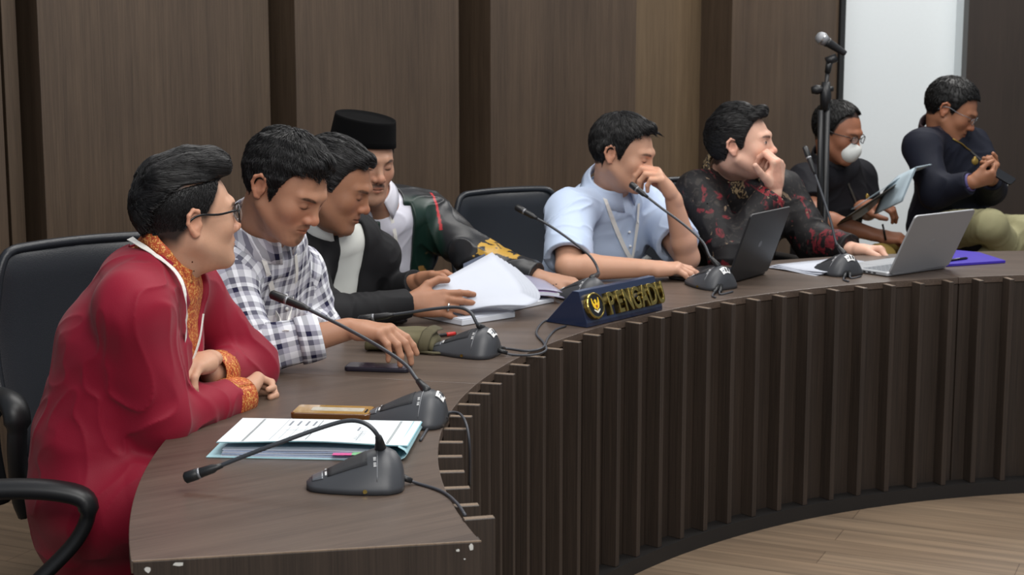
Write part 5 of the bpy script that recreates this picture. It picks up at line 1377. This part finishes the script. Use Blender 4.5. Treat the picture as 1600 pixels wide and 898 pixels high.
# ================================================================ man in plaid shirt
J = dict(pel=at(315, 640, 4.40), wai=at(330, 560, 4.37), che=at(385, 468, 4.30), nb=at(406, 366, 4.18),
         RS=at(354, 440, 4.08), RE=at(398, 550, 3.95), RW=at(545, 514, 4.00), LS=at(465, 425, 4.42), LE=at(502, 508, 4.45), LW=at(470, 540, 4.22),
         RK=(-.42, 4.05, .56), LK=(-.40, 4.40, .56), RA=(-.46, 4.05, .12), LA=(-.44, 4.4, .12))
pla = Figure('person in a white and grey plaid shirt looking down, fingers resting on a black phone', J,
             (at(446, 287, 4.06), -27, 30, 0, 1.08), lin(176, 130, 104), dict(bs=1.02, stubble=.22, moustache=.55, goatee=.5, eyes='down', nose=1.08, brow=1, ctilt=.85), h=.0026)
add_hand(pla.body, at(548, 513, 4.0), (.88, -.22, -.02), (.10, .05, -1), 1, curls=((30, 22, 12), (38, 28, 16), (42, 32, 18), (45, 34, 18)), spread=9, thumb=(.5, .7, .6))
add_hand(pla.body, J['LW'], (-.6, -.6, -.05), (0, 0, -1), -1, curls=((30, 40, 20),) * 4)
pla.skin()
F = pla.garment(grow=.014, sleeve=(.064, .058, .048), sl_to=(1.62, 1.5)); pla.neck_hole(F, .062)
grow_noise(F, .0030, 18, 5, near=((J['RE'], .08, .008), (J['RS'], .08, .005), (J['che'], .12, .003)))
pla.place('shirt', F, M['plaid'], h=.003, uv=True, sm=1)
pla.collar(F, M['plaid'], r0=.072, gap=12, stand=.026, flap=.042, point=.036, flare=1.36)
pla.band('cuff', J['RE'].lerp(J['RW'], .46), J['RE'].lerp(J['RW'], .70), .056, .053, M['plaid_cuff'] if 'plaid_cuff' in M else M['plaid'], th=.005)
pla.ribbon('lanyard', F, [(396, 372), (412, 405), (425, 450), (432, 490), (446, 516)], .015, M['lanyard'], off=.004)
pla.ribbon('lanyard', F, [(462, 398), (464, 430), (458, 470), (448, 516)], .012, M['lanyard'], off=.006)
for q in (.10, .06, .0, -.06):
    p = pla.on_surface(F, .002, q, off=.003); G = Field(); G.sph(p, .0052); pla.place('button', G, M['sticker'], h=.0016)
pla.trousers(lin(40, 42, 52))
pla.hair(strands=9000, slen=.030, messy=.3, lift=.005, swid=.0010, thick=.009, side=.006, ridge=.0016, rfreq=300, comb=(.2, -1, -.25), clump=.0035, grey=.25, tufts=[([(-.036, .058, .088), (0, .066, .094), (.036, .058, .088)], .012, .02)],
         line=((-.13, -.068), (-.075, -.060), (-.045, -.045), (-.028, -.005), (-.020, .018), (-.004, .022), (.006, .005), (.012, -.022), (.022, -.022), (.029, .012), (.036, .044), (.046, .060), (.06, .069), (.11, .070)), hh=.0020)

# ================================================================ man with the ring, black jacket
J = dict(pel=at(440, 590, 4.98), wai=at(455, 530, 4.93), che=at(497, 440, 4.82), nb=at(516, 348, 4.73),
         RS=at(468, 412, 4.68), RE=at(508, 494, 4.46), RW=at(640, 473, 4.60), LS=at(585, 400, 4.90), LE=at(585, 470, 5.0), LW=at(652, 442, 4.84),
         RK=(-.40, 4.60, .56), LK=(-.32, 4.90, .56), RA=(-.42, 4.6, .12), LA=(-.36, 4.92, .12))
rin = Figure('person in a black jacket over white shirt, silver ring, leafing through white pages', J,
             (at(521, 286, 4.62), -10, 22, 0, 1.06), lin(158, 112, 86), dict(bs=1.0, stubble=.12, moustache=.15, eyes='down', nose=1.08, brow=.8), h=.0027)
_, th_ = add_hand(rin.body, J['RW'], (1, .05, -.02), (.0, .85, -.5), 1, curls=((12, 14, 10), (16, 16, 10), (20, 18, 10), (24, 20, 12)), spread=8, thumb=(.75, .6, .1), s=1.08)
add_hand(rin.body, J['LW'], (1, -.25, .12), (.15, -.75, -.5), -1, curls=((35, 35, 20), (38, 38, 20), (40, 40, 20), (42, 40, 20)), spread=6, thumb=(.45, .9, .25), s=1.08)
rin.skin()
G = rin.garment(grow=.010, sl_to=(0, 0)); rin.neck_hole(G, .060); grow_noise(G, .003, 18, 4)
rin.place('shirt', G, M['cloth'], h=.004, paint=const(lin(226, 228, 222)), sm=1)
F = rin.garment(grow=.022, sleeve=(.064, .056, .041), sl_to=(1.97, 1.97)); rin.neck_hole(F, .072)
def mk_open(fig, w0, w1, up0=-.3, shift=0.0, depth=.04):
    o_, l_, f_, u_ = [V3(q) for q in fig.chest_frame()]
    def fn(P):
        q = P - o_; a = q @ l_ - shift; b = q @ f_; c = q @ u_
        return np.maximum(np.abs(a) - (w0 + (w1 - w0) * np.clip((c - up0) / .45, 0, 1)), depth - b)
    return fn
F.cut_torso(mk_open(rin, .036, .052, shift=.015)); grow_noise(F, .003, 17, 7, near=((J['RE'], .09, .006),))
rin.place('jacket', F, M['cloth'], h=.0035, paint=const(lin(30, 30, 32)), sm=1)
rin.collar(G, M['white_cotton'], r0=.068, gap=20, stand=.028, flap=.034, point=.026)
p0 = J['RW'] + Vector((1, .05, -.02)).normalized() * .105 + Vector((0, -.0, -.004)); rd = Vector((.97, .05, -.22))
rin.band('ring', p0 + Vector((.0, -.006, -.006)), p0 + Vector((.0, -.006, -.006)) + rd * .006, .0106, .0106, M['chrome'], th=.002)
rin.trousers(lin(24, 24, 28))
rin.hair(flow='back', strands=7000, slen=.035, messy=.15, lift=.003, swid=.0011, thick=.009, side=.004, ridge=.0014, rfreq=320, comb=(.2, -1, .1), clump=.0028, grey=.45, tufts=[([(-.033, .060, .087), (0, .070, .093), (.033, .060, .087)], .012, .02)], hh=.0022, fade=.02)

# ================================================================ man in black cap
J = dict(pel=at(560, 545, 5.60), wai=at(570, 490, 5.56), che=at(592, 395, 5.42), nb=at(590, 318, 5.27),
         RS=at(525, 362, 5.28), RE=at(508, 445, 5.25), RW=at(600, 440, 5.08), LS=at(668, 338, 5.42), LE=at(752, 408, 5.30), LW=at(850, 437, 5.18),
         RK=(-.42, 5.15, .56), LK=(-.12, 5.20, .56), RA=(-.44, 5.2, .12), LA=(-.16, 5.2, .12))
hat = Figure('person in a black cap with a moustache and dark jacket with green and gold panels', J,
             (at(567, 250, 5.14), -54, 9, -3, 1.08), lin(178, 136, 112), dict(bs=1.03, stubble=.14, moustache=.95, eyes='down', nose=1.1, brow=.9, jaw=1.1, fw=1.04), h=.003)
add_hand(hat.body, J['LW'], (1, -.10, -.08), (0, .05, -1), -1, curls=((22, 30, 15), (26, 32, 15), (30, 34, 15), (34, 36, 15)), spread=10, thumb=(.4, .9, .35), s=1.08)
add_hand(hat.body, J['RW'], (1, -.2, -.05), (0, 0, -1), 1, curls=((25, 30, 15),) * 4, s=1.05)
hat.skin()
M['white_satin'] = plain('white_satin', srgb(226, 226, 236), rough=.4, var=.02)
G = hat.garment(grow=.010, sl_to=(0, 0)); hat.neck_hole(G, .062); grow_noise(G, .003, 18, 9)
hat.place('shirt', G, M['satin'], h=.004, paint=const(lin(222, 222, 234)), sm=1)
F = hat.garment(grow=.024, sleeve=(.070, .064, .046), sl_to=(1.90, 1.88)); hat.neck_hole(F, .080)
F.cut_torso(mk_open(hat, .040, .060), .010); grow_noise(F, .0035, 15, 11, near=((J['LE'], .12, .007), (J['LS'], .1, .004)))
def hat_paint(V, o_=V3(J['che']), l_=V3(hat.lat), f_=V3(hat.fwd), u_=V3(hat.up), ls=V3(J['LS']), lw=V3(J['LW']), le=V3(J['LE'])):
    q = V - o_; a = q @ l_; c = q @ u_; f = q @ f_; n = vnoise(V * 55, 3); n2 = vnoise(V * 120, 8)
    col = np.tile(lin(30, 31, 34), (len(V), 1))
    g = (smooth01((.155 - np.abs(a)) / .012) * smooth01((f - .0) / .03) * smooth01((c + .30) / .02))[:, None]; col = col * (1 - g) + lin(22, 46, 38) * g
    m = (smooth01((n + .35 * n2 - .18) / .12))[:, None] * g * smooth01((.07 - c) / .04)[:, None]; col = col * (1 - m) + lin(166, 126, 70) * m
    # gold flash on the forearm and red piping on the shoulder
    d = V - le; t = (d @ (lw - le)) / ((lw - le) @ (lw - le)); m = ((t > .02) & (t < .62) & (d[:, 2] > .026 + .012 * n))[:, None] & (np.abs(t - .32) < .32 + .1 * n)[:, None]; col = np.where(m & (n2 > -.45)[:, None], lin(186, 146, 60), col)
    s_ = V - ls; m = (np.abs((s_ @ l_) + .004 - .10 * (s_ @ f_)) < .0045) & (s_[:, 2] > -.03) & (s_ @ f_ > -.02); col[m] = lin(176, 40, 46)
    return col
hat.place('jacket', F, M['satin'], h=.0033, paint=hat_paint, sm=1)
hat.collar(G, M['white_satin'], r0=.070, gap=20, stand=.028, flap=.040, point=.034)
for q in (((566, 345), (590, 380), (608, 420), (618, 438)), ((611, 335), (618, 370), (622, 410), (621, 438))): hat.ribbon('lanyard', G, q, .012, M['lanyard'], off=.004)
for q in (.09, .045, .0, -.05):
    p = hat.on_surface(G, .0, q, off=.003); B_ = Field(); B_.sph(p, .005); hat.place('button', B_, M['sticker'], h=.0018)
hat.trousers(lin(26, 26, 30))
hat.hair(strands=1500, slen=.012, thick=.003, side=.004, ridge=.001, hh=.0026, cuts=(lambda P: .052 - P[:, 2] - .0 * P[:, 0],), fade=.008)
# black velvet cap: oval walls, flat creased top
TT_ = hat.Pinv @ hat.T; bm = bmesh.new(); R = []; n = 44
for z, s_ in ((.042, 1.0), (.044, 1.02), (.07, .99), (.10, .955), (.118, .93), (.124, .92), (.125, .90), (.120, .86), (.121, .45), (.122, .02)):
    r = []
    for k in range(n):
        a = 2 * PI * k / n; y = math.cos(a) * .110 * s_ - .012; x = math.sin(a) * .0885 * s_
        zz = z + (.020 * (-y) / .1 * -.55 if z < .05 else 0) * 1.0
        r.append(bm.verts.new(TT_ @ Vector((x, y, zz))))
    R.append(r)
for a, b in zip(R, R[1:]):
    for k in range(n): bm.faces.new((a[k], a[(k + 1) % n], b[(k + 1) % n], b[k]))
bm.faces.new(R[-1]); bm.faces.new(R[0][::-1])
cp = obj('cap', bm, plain('black_velvet', srgb(9, 9, 10), rough=.9, spec=.1, bscale=700, bump=.2), hat.root, smooth=True)

# ================================================================ man in light blue shirt
J = dict(pel=at(890, 510, 5.95), wai=at(900, 465, 5.92), che=at(938, 372, 5.84), nb=at(955, 292, 5.74),
         RS=at(890, 333, 5.58), RE=at(888, 417, 5.38), RW=at(1014, 419, 5.38), LS=at(1018, 320, 5.92), LE=at(1074, 403, 5.62), LW=at(1052, 312, 5.56),
         RK=(.30, 5.35, .56), LK=(.55, 5.55, .56), RA=(.28, 5.5, .12), LA=(.55, 5.65, .12))
blu = Figure('person in a light blue short sleeved shirt, one hand at his mouth', J,
             (at(973, 237, 5.62), -22, 14, 0, 1.06), lin(198, 152, 126), dict(bs=1.06, stubble=.05, moustache=.1, eyes='down', nose=1.0, brow=.85, trx=(.165, .155, .178, .16)), h=.003)
add_hand(blu.body, J['RW'], (1, .06, .02), (.05, .1, -1), 1, curls=((18, 18, 10), (22, 22, 10), (26, 24, 12), (30, 24, 12)), spread=8, thumb=(.4, .9, .4), s=1.1)
add_hand(blu.body, J['LW'] + Vector((0, 0, .012)), (-.55, -.25, .80), (-.55, .15, -.65), -1, curls=((40, 45, 30), (45, 55, 30), (50, 60, 30), (55, 65, 30)), spread=4, thumb=(.3, .8, .5), s=1.1)
blu.skin()
M['blue_shirt'] = plain('light_blue_cotton', srgb(192, 208, 233), rough=.75, bscale=900, bump=.15, var=.03)
F = blu.garment(grow=.016, sleeve=(.074, .076, .05), sl_to=(.86, .74)); blu.neck_hole(F, .062)
for a_, b_, t_ in (('RS', 'RE', .86), ('LS', 'LE', .74)):
    a, b = J[a_], J[b_]; F.cap(a.lerp(b, t_ - .1), a.lerp(b, t_ + .12), .060, .060, .008, 's')
grow_noise(F, .0035, 15, 13, near=((J['RS'], .1, .005), (J['che'], .15, .003)))
blu.place('shirt', F, M['blue_shirt'], h=.0033, sm=1)
blu.collar(F, M['blue_shirt'], r0=.074, gap=14, stand=.026, flap=.044, point=.040, flare=1.34)
blu.ribbon('lanyard', F, [(934, 282), (946, 312), (960, 350), (975, 385), (987, 407)], .016, M['lanyard'], off=.004)
blu.ribbon('lanyard', F, [(998, 318), (996, 350), (992, 380), (988, 405)], .012, M['lanyard'], off=.005)
pk = [[blu.Pinv @ blu.on_surface(F, -.055 - .10 * i / 6, -.015 - .09 * j / 6, off=.002) for j in range(7)] for i in range(7)]
bm = bmesh.new(); sheet(bm, pk, .002); obj('chest_pocket', bm, M['blue_shirt'], blu.root, smooth=True)
bm = bmesh.new(); q0 = blu.Pinv @ blu.on_surface(F, -.08, -.018, off=.006); tube(bm, [q0, q0 + Vector((.02, .0, .012)), q0 + Vector((.035, 0, .006))], [.006, .009, .004], 8); obj('folded_tissue', bm, M['white_cotton'], blu.root, smooth=True)
for q in (.10, .05, .0, -.06):
    p = blu.on_surface(F, .0, q, off=.003); B_ = Field(); B_.sph(p, .005); blu.place('button', B_, M['sticker'], h=.0018)
blu.trousers(lin(34, 36, 44))
blu.hair(strands=7000, slen=.040, messy=.22, lift=.005, swid=.0013, thick=.008, side=.006, ridge=.001, clump=.0022, bias=(0, .25, -.2), tufts=[([(.03, .060, .092), (0, .070, .096), (-.03, .064, .090)], .012, .02), ([(.076, -.03, .03), (.078, -.045, .0)], .010, .02), ([(.01, .086, .080), (.022, .101, .066), (.012, .102, .056)], [.006, .0035, .002], .004), ([(-.03, .080, .082), (-.045, .098, .074), (-.052, .103, .060)], [.006, .0035, .002], .004)],
         line=((-.13, -.078), (-.075, -.074), (-.045, -.062), (-.028, -.010), (-.020, .016), (-.004, .024), (.006, .010), (.012, -.010), (.022, -.004), (.028, .022), (.038, .050), (.052, .072), (.068, .084), (.11, .090)), hh=.0026)

# ================================================================ man in dark batik shirt
J = dict(pel=at(1125, 480, 6.38), wai=at(1130, 440, 6.35), che=at(1150, 350, 6.24), nb=at(1140, 264, 6.12),
         RS=at(1090, 302, 5.97), RE=at(1140, 400, 5.80), RW=at(1208, 302, 5.84), LS=at(1222, 300, 6.33), LE=at(1272, 378, 6.22), LW=at(1333, 391, 6.06),
         RK=(.85, 5.85, .56), LK=(1.08, 5.95, .56), RA=(.82, 5.95, .12), LA=(1.05, 6.05, .12))
bat = Figure('person in a dark red and tan batik shirt with a hand over his mouth', J,
             (at(1158, 224, 5.97), -18, -6, 0, 1.09), lin(214, 170, 148), dict(bs=1.12, stubble=.18, moustache=.2, eyes='open', nose=1.0, brow=.9, jaw=1.12, fw=1.03, neck=1.12, gaze=.003), h=.003)
add_hand(bat.body, J['RW'] + Vector((.005, 0, .012)), (.10, -.05, 1), (-.75, .62, .1), 1, curls=((58, 72, 30), (60, 75, 30), (62, 75, 30), (65, 75, 30)), spread=4, thumb=(.95, .55, .1), tcurl=(5, 10), s=1.12)
add_hand(bat.body, J['LW'], (.9, -.35, .0), (.10, -.5, -.85), -1, curls=((50, 75, 40), (52, 78, 40), (55, 78, 40), (58, 78, 40)), spread=3, thumb=(.5, .9, .3), tcurl=(25, 30), s=1.15)
bat.skin()
M['batik'] = blotch_mat('batik_print', srgb(20, 18, 20), [(srgb(44, 40, 38), 34, .56, .05, (1, 1, 1), 2), (srgb(108, 32, 40), 11, .585, .05, (1.2, 1.2, .8), 7), (srgb(120, 102, 84), 24, .665, .03, (1, 1, 1), 5), (srgb(18, 16, 18), 50, .56, .05, (1, 1, 1), 9)], rough=.6)
F = bat.garment(grow=.018, sleeve=(.072, .064, .050), sl_to=(1.90, 1.92)); bat.neck_hole(F, .070)
grow_noise(F, .0035, 15, 17, near=((J['RE'], .1, .006), (J['LE'], .1, .007)))
bat.place('shirt', F, M['batik'], h=.0033, sm=1)
M['batik_collar'] = blotch_mat('batik_collar', srgb(46, 38, 34), [(srgb(166, 144, 108), 60, .50, .03, (1, 1, 1), 2)], rough=.6)
bat.collar(F, M['batik_collar'], r0=.080, gap=20, stand=.028, flap=.044, point=.036, flare=1.32)
M['batik_cuff'] = blotch_mat('batik_cuff', srgb(30, 22, 24), [(srgb(136, 40, 48), 40, .48, .04, (1, 1, 1), 2), (srgb(150, 130, 110), 50, .62, .03, (1, 1, 1), 6)], rough=.6)
bat.band('cuff', J['RE'].lerp(J['RW'], .74), J['RE'].lerp(J['RW'], .99), .056, .050, M['batik_cuff'])
bat.band('cuff', J['LE'].lerp(J['LW'], .76), J['LE'].lerp(J['LW'], .90), .055, .050, M['batik_cuff'])
bm = bmesh.new(); pts = [bat.Pinv @ bat.on_surface(F, -.004, q, off=.001) for q in np.linspace(.12, -.16, 14)]; tube(bm, pts, .0022, 6); obj('placket_seam', bm, M['batik_collar'], bat.root, smooth=True)
bat.trousers(lin(26, 26, 30))
bat.hair(flow='back', strands=7000, slen=.040, messy=.12, lift=.003, swid=.0013, thick=.013, side=.006, comb=(.25, -1, .1), clump=.0022, tufts=[([(.045, .058, .084), (.02, .076, .096), (-.03, .078, .100)], [.014, .018, .017], .02), ([(.03, .02, .108), (0, -.03, .112)], .020, .03)],
         line=((-.13, -.070), (-.075, -.066), (-.045, -.050), (-.028, -.008), (-.020, .016), (-.004, .022), (.006, .004), (.012, -.014), (.018, -.012), (.024, .010), (.036, .040), (.052, .064), (.072, .082), (.11, .086)), hh=.0026)

# ================================================================ two attendants in the background
def stool(x, y, label):
    t = thing('stool', label, 'stool', (x, y, 0), .4)
    bm = bmesh.new(); prism(bm, rrect(.42, .42, .08), .42, .50); obj('seat', bm, M['leather'], t, bevel=.02, seg=3, smooth=True)
    bm = bmesh.new(); prism(bm, rrect(.38, .38, .06), .395, .42); obj('seat_frame', bm, M['black_plastic'], t)
    for sx_ in (-1, 1):
        for sy_ in (-1, 1):
            bm = bmesh.new(); tube(bm, [(sx_ * .16, sy_ * .16, .40), (sx_ * .19, sy_ * .19, .0)], .013, 10); obj('leg', bm, M['steel'], t, smooth=True)
    return t
J = dict(pel=at(1285, 432, 7.45), wai=at(1288, 390, 7.45), che=at(1298, 312, 7.38), nb=at(1300, 254, 7.30),
         RS=at(1258, 284, 7.12), RE=at(1272, 340, 6.95), RW=at(1368, 367, 6.90), LS=at(1342, 276, 7.55), LE=at(1356, 330, 7.50), LW=at(1348, 322, 7.22),
         RK=(1.52, 6.80, .60), LK=(1.72, 7.05, .60), RA=(1.50, 6.85, .12), LA=(1.72, 7.1, .12))
msk = Figure('person wearing a white face mask, black short sleeved shirt and mustard trousers', J,
             (at(1308, 205, 7.22), -40, 16, 0, 1.10), lin(150, 100, 76), dict(bs=1.04, stubble=.1, eyes='down', brow=.7), h=.004)
add_hand(msk.body, J['RW'], (1, -.1, -.10), (.1, .2, -1), 1, curls=((25, 30, 15),) * 4, spread=5, thumb=(.4, .9, .3), s=1.15)
add_hand(msk.body, J['LW'], (.75, -.5, .15), (.1, .3, -1), -1, curls=((40, 45, 25),) * 4, spread=4, s=1.1)
msk.skin()
F = msk.garment(grow=.018, sleeve=(.070, .068, .05), sl_to=(.62, .72)); msk.neck_hole(F, .064); grow_noise(F, .003, 15, 19)
msk.place('shirt', F, M['cloth'], h=.0045, paint=const(lin(20, 20, 26)), sm=1)
msk.collar(F, plain('black_cotton', srgb(20, 20, 26), rough=.8), r0=.070, gap=22, stand=.028, flap=.036, point=.025)
msk.ribbon('lanyard', F, [(.05, .12), (.03, .0), (.0, -.14)], .010, plain('dark_lanyard', srgb(58, 56, 52), rough=.7), off=.004)
def badge(fig, F, lat, up, r=.012):
    p = fig.on_surface(F, lat, up, off=.004); G = Field(); G.ell(p, (r, r * .5, r)); G.ell(p + Vector((0, 0, r * .6)), (r * .5, r * .45, r * .9), .004); fig.place('gold_badge', G, M['badge_gold'], h=.0025)
M['badge_gold'] = plain('dull_gold', srgb(150, 124, 60), rough=.4, metal=.5)
badge(msk, F, -.09, .05)
o_ = msk.trousers(lin(128, 106, 52))
G = Field(); G.T = msk.T; G.ell((0, .078, -.055), (.050, .040, .048), .01); G.ell((0, .098, -.045), (.022, .020, .022), .02); G.fn(lambda P: P[:, 2] + .022 - .25 * (np.abs(P[:, 0])), k=.004, op='i'); G.T = None
msk.place('face_mask', G, M['white_cotton'], h=.003)
glasses(msk, M['black_gloss'], y=.106, rx=.022, rz=.014, thick=.0018)
msk.hair(strands=2500, slen=.02, messy=.2, thick=.003, side=.003, hh=.0035, hcol=lin(11, 10, 10), swid=.0018, peak=.02, line=((-.13, -.068), (-.075, -.062), (-.045, -.045), (-.028, -.005), (-.020, .020), (-.004, .026), (.006, .010), (.012, .0), (.022, .02), (.030, .05), (.040, .075), (.055, .088), (.075, .095), (.11, .1)))
stool(1.40, 7.47, 'black padded stool under the man in the face mask')

J = dict(pel=at(1480, 352, 7.40), wai=at(1482, 322, 7.40), che=at(1490, 262, 7.32), nb=at(1470, 208, 7.24),
         RS=at(1440, 230, 7.05), RE=at(1462, 300, 6.92), RW=at(1520, 284, 6.80), LS=at(1518, 228, 7.44), LE=at(1548, 296, 7.22), LW=at(1549, 278, 6.96),
         RK=at(1548, 352, 6.85), LK=at(1600, 362, 7.00), RA=at(1600, 420, 7.10), LA=at(1530, 420, 6.95))
far = Figure('person in a navy long sleeved shirt and khaki trousers looking down at a phone', J,
             (at(1486, 170, 7.20), -22, 26, 0, 1.10), lin(156, 108, 82), dict(bs=1.08, stubble=.08, eyes='down', brow=.7), h=.004)
add_hand(far.body, J['RW'], (.85, -.15, .25), (-.1, .85, .45), 1, curls=((65, 70, 40),) * 4, spread=2, thumb=(.6, .8, .3), s=.92)
add_hand(far.body, J['LW'], (-.15, -.7, .5), (-.6, -.1, .8), -1, curls=((65, 70, 40),) * 4, spread=2, thumb=(.6, .8, .4), s=.92)
far.skin()
F = far.garment(grow=.020, sleeve=(.068, .060, .044), sl_to=(1.92, 1.92)); far.neck_hole(F, .066); grow_noise(F, .004, 14, 23, near=((J['RE'], .12, .006),))
F.cap(J['pel'], J['pel'] + Vector((.06, -.04, -.05)), .17, .17, .05)
far.place('shirt', F, M['cloth'], h=.0045, paint=const(lin(20, 23, 36)), sm=1)
far.collar(F, plain('dark_maroon', srgb(40, 22, 28), rough=.8), r0=.072, gap=22, stand=.030, flap=.030, point=.02)
bm = bmesh.new(); tube(bm, [far.Pinv @ far.on_surface(F, .085 - .05 * k / 5, .16 - .07 * k / 5, off=.004) for k in range(6)], .003, 6); obj('collar_piping', bm, M['badge_gold'], far.root, smooth=True)
badge(far, F, .06, .03, .016); badge(far, F, -.09, .05, .014)
far.ribbon('lanyard', F, [(.04, .10), (.01, .0), (-.03, -.10)], .008, plain('grey_lanyard', srgb(70, 68, 66), rough=.7), off=.004)
p = far.on_surface(F, -.04, -.10, off=.012); G = Field(); G.ell(p, (.024, .010, .018)); far.place('white_tag', G, M['white_cotton'], h=.003)
for W_, E_ in (('RW', 'RE'),): far.band('wristband', J[E_].lerp(J[W_], .9), J[E_].lerp(J[W_], .97), .036, .034, plain('violet_band', srgb(70, 62, 110), rough=.6))
o_ = far.trousers(lin(150, 146, 112), h=.006)
far.hair(strands=2500, slen=.02, messy=.15, thick=.008, side=.005, hh=.0035, hcol=lin(11, 10, 10), swid=.0018)
glasses(far, M['steel_dark'], y=.106, rx=.022, rz=.014, thick=.0012)
stool(1.94, 7.45, 'black padded stool under the man in the navy shirt')
p = J['RW'].lerp(J['LW'], .5) + Vector((.05, -.07, .03))
bm = bmesh.new(); prism(bm, rrect(.13, .07, .01), -.004, .004, Matrix.Rotation(-.5, 4, 'Z') @ Matrix.Rotation(.5, 4, 'Y') @ Matrix.Rotation(.3, 4, 'X'))
o = obj('smartphone', bm, M['black_gloss'], None, bevel=.002); o.location = p; tag(o, 'dark smartphone held by the man in the navy shirt', 'phone')

# clipboard folder with curling sheets held by the masked man
fb = thing('clipboard_folder', 'dark folder with pale curling sheets held open by the masked man', 'folder', at(1345, 330, 6.9))
q = lambda u, v, y=6.9: at(u, v, y) - fb.location
dk = plain('folder_black', srgb(38, 34, 26), rough=.4)
g = [[q(1315 + 85 * i / 6 - 3 * j, 344 - 56 * i / 6 + 3.0 * j - 7 * math.sin(i / 6 * PI) * (0) + 10 * math.sin(i / 6 * PI) * j / 4, 6.72 + .07 * j) for j in range(5)] for i in range(7)]
bm = bmesh.new(); sheet(bm, g, .004); obj('board', bm, dk, fb, smooth=True)
for k in range(3):
    g = []
    for i in range(15):
        s = i / 14
        # sheet climbs the board, curls over at the top and hangs down behind
        if s < .35: u = 1330 + 100 * s / .35; v = 327 - 66 * s / .35; y = 6.78
        else:
            a = (s - .35) / .65; ang = min(1, a * 3) * PI
            u = 1430 + 26 * math.sin(ang) - 34 * max(0, a - .33) * 1.0; v = 261 - 5 * math.sin(ang) + 82 * max(0, a - .33) ** 1.05; y = 6.78 - .09 * (1 - math.cos(ang)) / 2
        g.append([q(u + 1.5 * k - 42 * j / 5 * (0 if s < .35 else min(1, (s - .35) * 3)) , v + 20 * j / 5 * (0 if s < .35 else min(1, (s - .35) * 3)), y + .004 * k + (.15 * j / 5 if s < .35 else .15 * j / 5)) for j in range(6)])
    bm = bmesh.new(); sheet(bm, g, .0012); obj('sheet', bm, plain('pale_blue_paper', srgb(186, 204, 214), rough=.6, var=.03), fb, smooth=True)
bm = bmesh.new(); tube(bm, [at(1379, 350, 6.84), at(1384, 375, 6.84)], [.004, .005], 8); o = obj('pen', bm, M['black_gloss'], None, smooth=True); tag(o, 'dark pen standing in the masked man\'s hand', 'pen')
